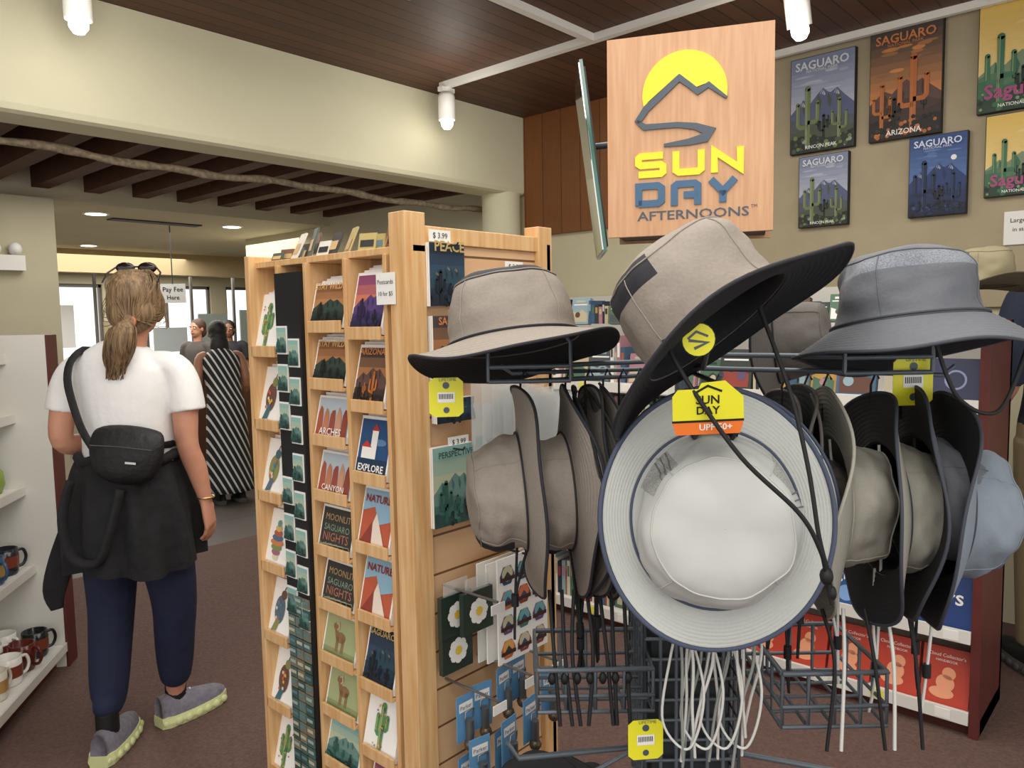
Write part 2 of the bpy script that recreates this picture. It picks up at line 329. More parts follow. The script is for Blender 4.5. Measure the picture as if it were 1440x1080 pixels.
poster(-1.69,-1.36,2.33,2.82,'day','SAGUARO',1,'RINCON PEAK'); poster(-1.29,-.965,2.33,2.86,'dusk','SAGUARO',2,'ARIZONA'); poster(-1.64,-1.385,1.94,2.31,'day','SAGUARO',1,'RINCON PEAK')
poster(-1.10,-.85,1.94,2.32,'blue','SAGUARO',4); poster(-.82,-.49,2.38,2.87,'pink','Saguaro',5,'NATIONAL PARK',.12); poster(-.78,-.50,2.0,2.365,'pink','Saguaro',5,'NATIONAL PARK',.12)
b=MB(); b.box((-.70,4.16,1.78),(-.5,4.172,1.93),WHITE); M=plane((-.60,4.159,1.85),(1,0,0)); b.text('Largest prints',0,.03,1,BLACK,.001,M,w=.15); b.text('in stock here',0,-.01,1,BLACK,.001,M,w=.13); b.build('price_notice',(-.60,4.165,1.85))
# ------------------------------------------------------------ book gondola + wall shelf
def rndcol(r): return r.choice(['#8a3a34','#b8ad90','#3d5a74','#d9d4c6','#4a6a54','#b08a48','#5a4a6a','#a06044','#1f2a3c','#8aa0a8','#e4e2da','#5a3a2e','#a87880','#4a4e54','#c9c3b0','#2e3a34'])
def books(b,x0,x1,yf,z,hmax,r,faceout=.5,dep=.12,wm=(.08,.15)):
    x=x0
    while x<x1-.03:
        if r.random()<faceout:
            ww=r.uniform(*wm); h=min(hmax,ww*r.uniform(1.1,1.5)); 
            if x+ww>x1: break
            c=mat(rndcol(r),.5); c2=mat(rndcol(r),.5); Mx=plane((x+ww/2,yf+.03+r.uniform(0,.04),z),(1,r.uniform(-.08,.08),0),(0,.2,1))
            b.box((-ww/2,0,-.03),(ww/2,h,0),c,Mx); b.poly([(-ww*.42,h*.08),(ww*.42,h*.08),(ww*.42,h*.4),(ww*.1,h*.55),(-ww*.1,h*.42),(-ww*.42,h*.5)],c2,.001,Mx); b.disc(ww*.2*r.uniform(-1,1),h*.35,ww*.14,mat(rndcol(r),.5),.002,Mx,n=12)
            b.rect(-ww*.38,h*.72,ww*.38,h*.76,WHITE,.001,Mx); b.rect(-ww*.25,h*.82,ww*.25,h*.9,c2,.001,Mx); x+=ww+.008
        else:
            for _ in range(r.randint(4,10)):
                t=r.uniform(.008,.028); h=hmax*r.uniform(.6,.98)
                if x+t>x1: break
                b.box((x,yf+.05,z),(x+t*.94,yf+.05+dep,z+h),mat(rndcol(r),.5)); b.box((x+t*.2,yf+.048,z+h*.55),(x+t*.75,yf+.05,z+h*.85),mat(rndcol(r),.5)); x+=t
            x+=.01
def gondola(name,bname,x0,x1,yf,yb,zt,shelves,r,end=None,special=None):
    b=MB(); b.box((x0,yb-.03,0),(x1,yb,zt),OFFW); b.box((x0,yf+.03,0),(x1,yb,.06),mat('#4a1d18',.5))
    for e in (x0,x1): b.box((e-.03,yf,0),(e,yb,zt),REDW if end else OFFW)
    for z in shelves:
        b.box((x0,yf,z-.025),(x1-.03,yb-.03,z),WHITE); b.box((x0,yf-.008,z-.035),(x1-.03,yf,z+.012),OFFW)
        rq=random.Random(int(z*100))
        for k in range(int((x1-x0)/.22)): xx=x0+.1+.22*k+rq.uniform(-.04,.04); b.box((xx,yf-.010,z-.03),(xx+.05,yf-.008,z+.006),WHITE if k%3 else mat('#e8e060',.5))
    b.build(name,((x0+x1)/2,(yf+yb)/2,0),bevel=.002)
    c=MB(); zs=list(shelves)+[zt+.02]
    for i,z in enumerate(shelves):
        xs=x0+.01; xe=x1-.05
        if special and i in special: xe=special[i](c,z)
        books(c,xs,xe,yf,z+.001,min(.24,zs[i+1]-z-.05),r,.5)
    c.build(bname,((x0+x1)/2,(yf+yb)/2,.5))
r=random.Random(11)
def redbooks(c,z):
    for i in range(5):
        x=-.55-.165*(i+1); Mx=plane((x+.08,2.98,z+.001),(1,0,0),(0,.25,1)); R=mat('#b8402e',.45); b2=mat('#e8a07a',.5)
        c.box((-.077,0,-.025),(.077,.2,0),R,Mx); c.disc(0,.075,.03,b2,.001,Mx); c.disc(.01,.11,.022,b2,.001,Mx); c.disc(-.01,.04,.04,b2,.0015,Mx,ry=.02)
        c.text('Cloud Collector\'s',0,.165,1,WHITE,.001,Mx,w=.12); c.text('HANDBOOK',0,.148,1,WHITE,.001,Mx,w=.07)
    return -.55-.165*5-.01
def stars(c,z):
    Mx=plane((-.66,2.98,z+.001),(1,0,0),(0,.2,1)); B=mat('#1d3a74',.45); c.box((-.11,0,-.03),(.11,.27,0),B,Mx)
    c.text('The',-.02,.15,1,WHITE,.001,Mx,.01,w=.1); c.text('Stars',.0,.08,1,WHITE,.001,Mx,.01,w=.15)
    c.poly([(.05+.03*(1 if k%2 else .42)*math.sin(math.pi*k/5),.225+.03*(1 if k%2 else .42)*math.cos(math.pi*k/5)) for k in range(10)],mat('#f0d060',.5),.001,Mx)
    for k in range(3):
        Mx=plane((-.85-.16*k,2.98,z+.001),(1,0,0),(0,.2,1)); c.box((-.075,0,-.03),(.075,.22,0),mat('#27508a',.45),Mx); c.text('Wild',-.01,.15,1,WHITE,.001,Mx,w=.09); c.text('Night',.0,.09,1,WHITE,.001,Mx,w=.11); c.disc(.03,.04,.03,mat('#7aa0d0',.5),.001,Mx)
    return -1.26
def darkb(c,z):
    Mx=plane((-.63,2.98,z+.001),(1,0,0),(0,.2,1)); c.box((-.075,0,-.03),(.075,.15,0),mat('#2c3350',.45),Mx); c.disc(0,.075,.035,mat('#8c93b4',.5),.001,Mx); c.disc(0,.075,.028,mat('#2c3350',.45),.0015,Mx)
    Mx=plane((-.79,2.98,z+.001),(1,0,0),(0,.2,1)); c.box((-.07,0,-.03),(.07,.18,0),mat('#a9a08c',.45),Mx); c.text('nature',0,.13,1,WHITE,.001,Mx,w=.1)
    return -.87
def boxes(c,z):
    for k in range(6):
        Mx=plane((-.60-.09*k,2.985,z+.001),(1,0,0),(0,.12,1)); c.box((-.04,0,-.05),(.04,.10,0),mat('#3a3634',.5),Mx); c.rect(-.036,.055,.036,.095,mat(['#a84a34','#c89858'][k%2],.5),.001,Mx); c.rect(-.03,.01,.03,.045,mat('#d8d0bc',.5),.001,Mx)
    return -1.12
def dallas(c,z):
    for k in range(3):
        Mx=plane((-.64-.2*k,2.98,z+.001),(1,0,0),(0,.2,1)); c.box((-.09,0,-.03),(.09,.215,0),mat(['#3a4a44','#6a7a80','#8a7a5a'][k],.45),Mx); c.text(['ATLAS','FIELD','PARKS'][k],0,.16,1,WHITE,.001,Mx,.01,w=.13); c.text(['VALLEY','GUIDE','MAP'][k],0,.115,1,WHITE,.001,Mx,.01,w=.13)
        for q in range(5): c.poly([(-.07+.03*q,.01),(-.055+.03*q,.08+.01*(q%3)),(-.04+.03*q,.01)],mat('#1f2a26',.5),.001+.0001*q,Mx)
    return -1.15
gondola('book_gondola_shelf','book_collection',-2.95,-.52,2.95,3.34,1.45,(.08,.37,.70,.96,1.17),r,True,{0:redbooks,1:stars,2:dallas,3:boxes,4:darkb})
b=MB(); rr=random.Random(5); books(b,-2.9,-.6,3.0,1.452,.13,rr,.7,wm=(.05,.12)); b.build('souvenir_book_collection',(-1.7,3.1,1.45))
gondola('wall_bookshelf','wall_book_collection',-3.4,-1.1,3.88,4.13,1.62,(.1,.5,.85,1.15,1.42),r,None)
# ------------------------------------------------------------ postcard rack
b=MB(); X0,X1,Y0,Y1=-1.815,-1.19,1.01,1.475
b.box((X1-.05,Y0,0),(X1,Y0+.055,1.70),OAK); b.box((X1-.045,Y1-.05,0),(X1,Y1,1.70),OAK); b.box((X0,Y0,0),(X0+.02,Y0+.4,1.65),OAK); b.box((X0,Y1-.05,0),(X0+.04,Y1,1.65),OAK)
SL=banded('#cfa478','#ddb890','Z',.085,.06,'#6e4a2c',.5,(3,3,14),3)
b.box((X1-.03,Y0+.05,.1),(X1-.012,Y1-.05,1.64),SL); b.box((X1-.035,Y0+.05,1.64),(X1-.005,Y1-.05,1.675),OAK); b.box((X0,Y0+.11,.1),(X1-.03,Y0+.125,1.62),OAKP); b.box((X0,Y1-.02,.1),(X1,Y1-.005,1.66),OAKP)
for x in (-1.685,-1.565,-1.41,-1.27): b.box((x-.006,Y0+.01,.1),(x+.006,Y0+.11,1.62),OAK)
b.box((X0,Y0,.06),(X1,Y1,.12),OAK); b.box((X0,Y0+.02,1.62),(X1,Y0+.12,1.635),OAK)
COLS=((X0,-1.69,.185,1.415,8),(-1.56,-1.415,.131,1.475,11),(-1.405,-1.275,.158,1.46,9))
for x0,x1,st,zt,n in COLS:
    for k in range(n): z=zt-k*st; b.box((x0+.015,Y0+.005,z-.018),(x1-.004,Y0+.11,z-.010),OAK); b.box((x0+.015,Y0+.0,z-.018),(x1-.004,Y0+.006,z+.010),OAK)
b.build('postcard_rack',(-1.5,1.24,0),bevel=.0015)
c=MB(); PW=mat('#f4f2ec',.5)
def postcard(c,M,w,h,kind,seed=1):
    c.box((-w/2,-h/2,-.012),(w/2,h/2,0),PW,M); M=M@Matrix.Translation((0,0,.0006)); r=random.Random(seed); iw,ih=w*.92,h*.9
    R=lambda *a:r.uniform(*a)
    if kind in PAL: artwork(c,M,iw,ih,kind,{'sun':None,'forest':'STAY WILD','night':'SAGUARO','dusk':'ARIZONA'}.get(kind),seed)
    elif kind=='cactus':
        g=mat('#5d8a52',.6); saguaro(c,M,0,-h*.4,h*.68,g,.001,h*.13,hi=mat('#a8c070',.6))
        for q in range(22): c.disc(h*.06*R(-1,1) if q%2 else h*.2*R(-1,1),h*R(-.38,.28),h*.018,mat(r.choice(['#c8604c','#d8b050','#4a80a0','#8a4a80']),.6),.0018+q*.00002,M,n=7)
    elif kind=='bird':
        B=['#5a6a78','#6e4a3e','#8a8a52','#3e6a72']; c.disc(0,-h*.02,h*.15,mat(B[seed%4],.6),.001,M,ry=h*.24); c.disc(h*.07,h*.24,h*.08,mat(B[(seed+1)%4],.6),.002,M); c.poly([(h*.14,h*.25),(h*.22,h*.22),(h*.14,h*.21)],mat('#c89040',.6),.002,M)
        c.poly([(-h*.05,-h*.15),(-h*.18,-h*.4),(-h*.02,-h*.38),(h*.05,-h*.2)],mat(B[(seed+2)%4],.6),.0012,M); c.stroke([(h*.07,h*.31),(h*.1,h*.38),(h*.15,h*.38)],h*.02,mat('#3a3430',.6),.002,M)
        for q in range(9): c.disc(h*R(-.1,.06),h*R(-.2,.12),h*.03,mat(r.choice(['#c8604c','#d8b050','#4a80a0','#d8d0b8']),.6),.0025+.00003*q,M,n=8)
    elif kind=='mandala':
        for k in range(8): c.disc(0,h*(-.3+k*.08),h*(.2-.018*abs(k-3)*2),mat(['#b05848','#d8b070','#6a9a90','#d8d0b0','#a0607a','#7a8a52','#c87a48','#4a6a88'][(k+seed)%8],.6),.001+.0002*k,M,ry=h*.06)
    elif kind=='light':
        c.rect(-iw/2,-ih/2,iw/2,ih/2,mat('#1f4a78',.6),0,M); c.disc(iw*.2,ih*.1,iw*.2,mat('#5a80a4',.6),.0005,M,ry=ih*.06); c.rect(-iw*.1,-ih*.2,iw*.1,ih*.3,WHITE,.001,M); c.poly([(-iw*.14,ih*.3),(iw*.14,ih*.3),(0,ih*.42)],mat('#b02c28',.6),.001,M); c.rect(-iw*.38,-ih*.2,-iw*.1,ih*.0,WHITE,.001,M); c.poly([(-iw*.42,0),(-iw*.06,0),(-iw*.24,ih*.12)],mat('#b8382c',.6),.0012,M)
        c.rect(-iw/2,-ih/2,iw/2,-ih*.2,mat('#16304a',.6),.001,M); c.text('EXPLORE',0,-ih*.42,1,WHITE,.002,M,.02,w=iw*.85)
    elif kind=='sheep':
        c.rect(-iw/2,-ih/2,iw/2,ih/2,mat('#a4ac7c',.6),0,M); B=mat('#8e6a48',.6); c.rect(-iw/2,-ih/2,iw/2,-ih*.3,mat('#8a9466',.6),.0005,M); c.disc(0,0,ih*.2,B,.001,M,ry=ih*.13)
        for x in (-.14,-.08,.08,.14): c.stroke([(ih*x,0),(ih*x,-ih*.36)],ih*.04,B,.001,M)
        c.stroke([(-ih*.14,0),(-ih*.22,ih*.2)],ih*.12,B,.0012,M); c.disc(-ih*.25,ih*.24,ih*.08,B,.0015,M); c.stroke([(-ih*.22,ih*.3),(-ih*.12,ih*.34),(-ih*.08,ih*.22),(-ih*.16,ih*.16)],ih*.045,mat('#c8a880',.6),.002,M)
    elif kind=='nature':
        c.rect(-iw/2,-ih/2,iw/2,ih/2,mat('#b8583c',.6),0,M); c.poly([(-iw/2,ih*.1),(-iw*.1,ih*.2),(iw*.1,-ih*.1),(iw/2,0),(iw/2,ih/2),(-iw/2,ih/2)],mat('#8cb0c4',.6),.001,M); c.poly([(-iw*.3,-ih/2),(0,ih*.1),(iw*.4,-ih/2)],mat('#e4d4c4',.6),.002,M); c.poly([(-iw/2,-ih/2),(-iw*.1,-ih*.05),(-iw*.05,-ih/2)],mat('#8a3a2c',.6),.0022,M); c.text('NATURE',0,ih*.28,1,mat('#8a2020',.6),.003,M,.02,w=iw*.85)
    elif kind=='arches':
        c.rect(-iw/2,-ih/2,iw/2,ih/2,mat('#b8c4cc',.6),0,M)
        for k in range(5): x=-iw*.5+k*iw*.2; c.poly([(x,-ih/2),(x+iw*.02,ih*.1),(x+iw*.07,ih*(.3-.05*(k%3))),(x+iw*.15,ih*(.22-.06*(k%2))),(x+iw*.18,0),(x+iw*.2,-ih/2)],mat(['#a8543c','#c07858','#984838','#c89070','#8a4030'][k],.6),.001*(k*.3+1),M)
        c.text('ARCHES' if seed%2 else 'CANYON',0,-ih*.4,1,WHITE,.004,M,.01,w=iw*.7)
    elif kind=='chalk':
        c.rect(-iw/2,-ih/2,iw/2,ih/2,mat('#34342f',.6),0,M)
        for k in range(3): c.text(['MOONLIT','SAGUARO','NIGHTS'][k],0,ih*(.2-.25*k),1,mat(['#b89868','#88a088','#b07058'][k],.6),.001,M,w=iw*.8)
        for q in range(6): c.stroke([(-iw*.45,-ih*.42),(-iw*.45+iw*.18*q,-ih*.36),(-iw*.4+iw*.18*q,-ih*.44)],ih*.015,mat('#a8a890',.6),.0012+.0001*q,M)
def rackM(x,z,tilt=.22,y=Y0+.02): return plane((x,y,z),(1,0,0),(0,tilt,1))
k1=['cactus','bird','bird','mandala','bird','bird','cactus','mandala']
k2=['forest','forest','arches','arches','chalk','chalk','sheep','sheep','teal','night','arches']
k3=['sun','dusk','light','nature','nature','night','cactus','sun','teal']
for ci,(w_,h_,xc,kk) in enumerate(((.105,.15,-1.752,k1),(.132,.106,-1.488,k2),(.112,.138,-1.34,k3))):
    x0,x1,st,zt,n=COLS[ci]
    for k in range(n):
        z=zt-k*st+h_/2-.008
        for j in range(4): postcard(c,rackM(xc+(.004*math.sin(k*3+j)),z+j*.006,.24,Y0+.024+.0135*j),w_,h_,kk[k] if j==0 else '',k+ci)
c.build('postcard_collection',(-1.5,1.05,.8))
c=MB(); c.box((-1.678,Y0+.0,.12),(-1.572,Y0+.012,1.60),BLACK); r=random.Random(3)
for k in range(8):
    for j in range(2):
        if k in (3,) and j==0: continue
        M=plane((-1.652+.05*j,Y0-.003,1.44-k*.092-(.03 if j else 0)),(1,0,0)); c.box((-.022,-.034,-.004),(.022,.034,0),PW,M); artwork(c,M@Matrix.Translation((0,0,.0004)),.041,.06,'teal',None,k)
for k in range(26):
    for j in range(3): M=plane((-1.657+.032*j,Y0-.004,.80-k*.027),(1,0,0)); c.box((-.0145,-.012,-.003),(.0145,.012,0),mat(r.choice(['#4c6460','#66766a','#3c544c','#7a7460']),.5),M); c.rect(-.012,-.002,.012,.006,mat(r.choice(['#c0b8a0','#a0b0a8','#5a8088']),.5),.001,M)
c.build('magnet_display_strip',(-1.62,1.01,1))
c=MB(); r=random.Random(9)
for i in range(20):
    x=-1.76+i*.022+r.uniform(-.01,.01)
    if i>12: x+=.1
    if x>-1.24: break
    M=plane((x,Y0+.035+r.uniform(0,.05),1.636),(1,r.uniform(-.5,.5),0),(0,r.uniform(.1,.6),1)); hh=r.uniform(.02,.06) if i<3 else r.uniform(.03,.075)
    c.box((-.022,0,-.004),(.022,hh,0),mat(r.choice(['#7a5a4a','#b0a068','#d8d4c8','#4c5a50','#8a5848','#3c3834']),.5),M); c.rect(-.017,hh*.2,.017,hh*.6,mat(r.choice(['#c8a878','#5a7a88','#303030']),.5),.001,M)
c.build('small_souvenir_pile',(-1.55,1.08,1.64))
c=MB(); M=plane((-1.25,Y0-.004,1.515),(1,0,0)); c.box((-.03,0,-.002),(.03,.065,0),WHITE,M); c.text('Postcards',0,.042,1,BLACK,.001,M,w=.05); c.text('10 for $5',0,.018,1,BLACK,.001,M,w=.045); c.build('postcard_price_sign',(-1.25,1.0,1.53))
def RM(y,z,x=X1-.008): return plane((x,y,z),(0,1,0))
c=MB(); 
def hang(c,y,z,w,h,x=X1+.01):
    M=RM(y,z,x); 
    for j in range(3): c.box((-w/2,-h/2,-.004-j*.006),(w/2,h/2,-j*.006),PW,M)
    c.tube([(X1-.02,y,z+h*.46),(X1+.04,y,z+h*.46),(X1+.045,y,z+h*.5)],.0022,DKMET,5)
for (y,z,w,h,st,t) in ((1.115,1.575,.1,.13,'night','PEACE'),(1.13,1.42,.12,.14,'dusk','SAGUARO'),(1.12,1.13,.12,.17,'teal','PERSPECTIVE'),(1.13,1.29,.11,.05,'night',None)):
    hang(c,y,z,w,h); artwork(c,RM(y,z,X1+.0105),w,h,st,t,3)
CL=mat('#e8ecea',.12,alpha=.28,spec=.9)
for i in range(7):
    y=1.235+.022*i; zc=1.18-.006*i; x=X1+.03+.011*i
    M=plane((x,y,zc),(.35,1,0)); c.box((-.06,-.15,-.003),(.06,.12,-.001),PW if i%2 else mat('#cfcac0',.5),M)
    artwork(c,M@Matrix.Translation((0,-.03,0)),.105,.15,['teal','dusk','forest','night'][i%4],None,i); c.box((-.066,-.155,.008),(.066,.165,.009),CL,M)
for i in range(4):
    M=plane((X1+.03+.012*i,1.25+.03*i,1.52),(.3,1,0)); c.box((-.05,-.06,-.004),(.05,.05,0),mat(['#d8d4cc','#4a4644','#e8e6e0','#c8b8a0'][i],.5),M); c.rect(-.04,-.04,.04,.03,mat(['#8a9a98','#b0a080','#c0c8c8','#5a6a70'][i],.5),.001,M)
c.tube([(X1-.02,1.26,1.345),(X1+.14,1.29,1.345)],.003,DKMET,5)
c.build('bagged_print_collection',(X1+.05,1.25,1.2))
c=MB(); M=RM(1.27,.84,X1+.07); c.box((-.084,-.12,-.004),(.084,.118,0),PW,M); c.box((-.092,-.12,-.03),(.07,.105,-.026),PW,M); c.box((-.10,-.12,-.05),(.06,.105,-.046),PW,M)
r=random.Random(2)
for i in range(4):
    for j in range(3): x,y=-.054+j*.054,-.09+i*.056; c.disc(x,y,.024,mat(r.choice(['#c06a3c','#2c4a6a','#8a3e34','#3c7a64','#6a4a7a']),.5),.001,M,n=6); c.disc(x,y+.004,.018,mat(r.choice(['#e0a460','#c8c0a0','#70a8b0','#d87850']),.5),.0016,M,n=12); c.poly([(x-.016,y-.008),(x,y+.009),(x+.016,y-.008)],mat(r.choice(['#2c3a34','#3a4a6a']),.5),.0018,M); c.rect(x-.024,y-.012,x+.024,y-.003,mat('#40201a',.5),.002,M)
c.tube([(X1-.02,1.27,.955),(X1+.09,1.27,.955)],.003,DKMET,6); c.build('sticker_sheet_pack',(X1+.05,1.27,.82))
c=MB()
for (z,yy,xo) in ((.855,1.10,.03),(.86,1.135,.06),(.77,1.11,.02)):
    M=RM(yy,z,X1+xo); c.box((-.045,-.045,-.012),(.045,.045,0),mat('#26352c',.4),M)
    for k in range(8): a=k*math.pi/4; c.disc(.018*math.cos(a),.018*math.sin(a),.011,WHITE,.001+.0001*k,M,n=8)
    c.disc(0,0,.01,mat('#e0c040',.5),.003,M,n=10); c.box((-.035,.045,-.004),(.035,.075,-.002),CL,M)
c.build('flower_magnet_pack',(X1+.03,1.12,.8))
c=MB(); BL=mat('#5f94bf',.4); MT=mat('#8a8a88',.3,metal=.8)
for i,(yy,z,xo) in enumerate(((1.09,.64,.06),(1.15,.64,.05),(1.21,.66,.06),(1.27,.66,.05),(1.09,.56,.10),(1.16,.58,.12),(1.23,.60,.12),(1.30,.64,.12),(1.10,.50,.05),(1.20,.52,.06))):
    M=plane((X1+xo,yy,z),(.2*math.sin(i*2),1,0),(0,0,1)); c.box((-.026,-.05,-.002),(.026,.05,0),BL,M); c.rect(-.02,.015,.02,.035,WHITE,.001,M); c.text('Parker',0,.02,1,mat('#204080',.5),.0016,M,w=.034)
    c.cyl(M@V((0,-.045,.012)),M@V((0,0,.012)),.009,MT,10); c.ell(M@V((0,-.055,.012)),(.014,.014,.014),mat('#6a5a48',.4,metal=.6),10,6)
    c.tube([M@V((-.012,0,.01)),M@V((-.012,.02,.012)),M@V((.012,.02,.012)),M@V((.012,0,.01))],.002,MT,5)
for yy,z in ((1.10,.70),(1.2,.72),(1.29,.72),(1.1,.91)):
    c.tube([(X1-.02,yy,z),(X1+.15,yy,z)],.003,MT,6); M=RM(yy,z-.015,X1+.152); c.box((-.02,-.008,-.002),(.02,.012,0),WHITE,M)
c.build('whistle_keychain_collection',(X1+.08,1.2,.6))
c=MB()
for yy,z in ((1.33,1.60),(1.10,1.655),(1.14,1.22),(1.38,.9)):
    M=RM(yy,z,X1+.006); c.box((-.03,-.012,-.002),(.03,.012,0),WHITE,M); c.text('$ 3.99',0,-.005,1,BLACK,.001,M,w=.04)
c.build('price_label_strips',(X1,1.2,1.4))
# ------------------------------------------------------------ hats
PROF=cat([(1.07,0),(1.02,.05),(.995,.14),(.985,.3),(.965,.48),(.93,.64),(.865,.79),(.765,.90),(.62,.962),(.43,.995),(.2,1.008),(.004,1.01)],3)
def hat(name,loc,axis,xd,top,under,crown=None,a=.175,bb=.195,ch=.115,droop=.02,curl=.012,cr=.09,patch=None,cord=None,cordlen=.22,pipe=None,seed=0,soft=.005,dpow=1.3,pr=.0028,wav=.004,shear=(0,0),el=1.10,seam=True,extra=None):
    b=MB(); b.M=Matrix.Translation(V(loc))@frame(axis,xd); crown=crown or top; n=80
    ca,cb=cr,cr*el
    def brimpt(t,an,off):
        r0=V((ca*1.05*math.cos(an),cb*1.05*math.sin(an))); r1=V((a*math.cos(an),bb*math.sin(an))); p=r0.lerp(r1,t)
        z=-droop*t**dpow+curl*math.cos(2*an)*t*t+wav*t*t*(math.sin(an*3+seed)+.5*math.sin(an*5+seed*2.3))+.00042*math.cos(t*math.pi*22)
        return (p.x,p.y,z+off)
    K=44
    for off,m,flip in ((0,top,False),(-.003,under,True)):
        vs=[];fs=[]
        for i in range(K+1):
            for j in range(n): vs.append(brimpt(i/K,2*math.pi*j/n,off))
        for i in range(K):
            for j in range(n):
                f=(i*n+j,i*n+(j+1)%n,(i+1)*n+(j+1)%n,(i+1)*n+j); fs.append(f if flip else f[::-1])
        b.add(vs,fs,m,True)
    b.tube([brimpt(1,2*math.pi*j/n,-.0015) for j in range(n+1)],pr,pipe or under,6,False)
    def cp(rr,zz,an,off=0):
        nz=noise.noise(V((math.cos(an)*1.3+seed*3.1,math.sin(an)*1.3,zz*1.5+seed)))+.3*noise.noise(V((math.cos(an)*3.4+seed,math.sin(an)*3.4,zz*5)))
        nf=noise.noise(V((math.cos(an)*1.8*rr+seed,math.sin(an)*1.8*rr+5,seed*1.7)))
        q=1+(soft/ca)*2.2*nz*min(1,zz*3)*(1 if rr>.3 else rr/.3)
        return ((ca+off)*rr*q*math.cos(an)+shear[0]*zz,(cb+off)*rr*q*math.sin(an)+shear[1]*zz,ch*zz+off*zz+soft*1.6*nf*max(0,zz-.3))
    for off,m,fl in ((0,crown,0),(-.003,under,1)):
        vs=[cp(rr,zz,2*math.pi*j/n,off) for rr,zz in PROF for j in range(n)]; fs=[];ms=[]
        for i in range(len(PROF)-1):
            for j in range(n):
                f=(i*n+j,i*n+(j+1)%n,(i+1)*n+(j+1)%n,(i+1)*n+j); fs.append(f[::-1] if fl else f); mm=m
                if not fl and patch:
                    am=360*(j+.5)/n
                    for (a0,a1,z0,z1,pm) in patch:
                        if a0<=am<=a1 and z0<=PROF[i][1]+.005<z1 and PROF[i][0]>.3: mm=pm
                ms.append(mm)
        b.add(vs,fs,ms,True)
    if seam:
        def ring(rr,zz,rad,mm): b.tube([cp(rr,zz,2*math.pi*j/n,.0006) for j in range(n+1)],rad,mm,5,False)
        ring(1.05,.03,.0022,pipe or under); ring(.815,.855,.0013,crown)
        for k in range(4):
            an=math.pi/4+k*math.pi/2; b.tube([cp(p[0],p[1],an,.0006) for p in PROF[3:20]],.0009,crown,4,False)
    if extra: extra(b,cp)
    if cord:
        M=b.M.copy(); b.M=Matrix(); p1=M@V((ca,0,-.003)); p2=M@V((-ca,0,-.003)); r=random.Random(seed)
        low=min(p1.z,p2.z); q=V(((p1.x+p2.x)/2+r.uniform(-.02,.02),(p1.y+p2.y)/2-.01,low-.10-cordlen*.3*r.random())); lo=q+V((r.uniform(-.01,.01),0,-.07))
        for p in (p1,p2): b.tube(cat([p,V(((p.x+q.x)/2+r.uniform(-.006,.006),q.y,p.z*.5+q.z*.5)),q,lo],6),.0026,cord,5)
        b.cyl(q+V((0,0,-.008)),q+V((0,0,.014)),.007,BLACK,8)
    return b.build(name,loc,True)
GREY=mat('#8f867c',.75,noi=.05,sc=200,bump=.15); DKG=mat('#5a5550',.75,noi=.05,sc=200,bump=.1); LT=mat('#b9bcb7',.7,noi=.02,sc=200,bump=.12); LTC=mat('#bfc1bc',.55,noi=.03,sc=9,bump=.3)
BLG=mat('#62656b',.7,noi=.05,sc=200,bump=.12); UND=mat('#17181c',.8,noi=.2,sc=220); NAVY=mat('#454d62',.7); MESH=mat('#24242a',.8,noi=.3,sc=400); TANH=mat('#a3a094',.7,noi=.03,sc=200,bump=.1); LBL=mat('#7d8893',.7,noi=.03,sc=200,bump=.1)
PM=mat('#9fa19c',.8,noi=.4,sc=500)
def fronthat(b,cp):
    # ventilation holes in rows beside the crown seams, buckle strap and loops
    hole=mat('#6b6e6e',.9)
    for base in (150,30):
        for row in range(3):
            for q in range(16):
                an=math.radians(base-22+row*5+q*.35); zz=.16+.038*q; rr=1.0-.02*q/3*.5
                k=min(range(len(PROF)),key=lambda t:abs(PROF[t][1]-zz)+(0 if t<24 else 9)); p=V(cp(PROF[k][0],zz,an,.001)); b.ell(p,(.0013,.0013,.0013),hole,6,4)
    for an0 in (78,104):
        b.tube([cp(1.09,.02,math.radians(an0),.004),cp(1.0,.16,math.radians(an0),.004),cp(.99,.34,math.radians(an0),.003)],.006,BLACK,6,True,.0025)
    b.tube([cp(1.0,.20,math.radians(t),.004) for t in range(74,110,4)],.0045,BLACK,6,True,.002)
hat('sun_hat',(.292,1.10,1.185),(-.10,-1,.10),(1,0,.0),LT,NAVY,LTC,a=.166,bb=.192,ch=.088,droop=-.006,curl=.006,cr=.115,patch=[(128,158,.10,.70,PM),(22,46,.10,.70,PM)],pipe=NAVY,pr=.004,seed=2.4,soft=.0065,el=1.08,extra=fronthat)
hat('sun_hat',(.314,1.140,1.180),(-.06,-1,.05),(1,0,.0),LT,NAVY,LT,a=.170,bb=.19,ch=.05,droop=-.004,curl=.008,cr=.105,pipe=NAVY,seed=3.1)
hat('sun_hat',(.293,1.10,1.462),(-.54,.33,.76),(.8,0,.6),GREY,UND,GREY,a=.208,bb=.185,ch=.142,droop=.018,curl=-.016,cr=.112,patch=[(125,250,.62,.93,MESH)],pipe=MESH,seed=1.3,soft=.0065,el=1.0,wav=.006)
hat('sun_hat',(.003,1.30,1.440),(-.12,.21,.96),(1,0,.1),GREY,UND,GREY,a=.176,bb=.18,ch=.120,droop=.024,curl=.012,cr=.108,patch=[(190,350,.80,.96,MESH)],pipe=MESH,seed=4.2,soft=.0055,el=1.0,wav=.006)
hat('sun_hat',(.618,1.20,1.462),(-.05,.16,.97),(1,0,.05),BLG,mat('#26282d',.8),BLG,a=.172,bb=.174,ch=.114,droop=.044,curl=.010,cr=.106,patch=[(180,360,.62,.86,mat('#7b8088',.8,noi=.4,sc=500))],pipe=mat('#3d4249',.7),seed=6.6,soft=.008,dpow=1.1,el=1.0,wav=.007)
BC=mat('#141416',.7); WC=mat('#d0d0ca',.6)
r=random.Random(77)
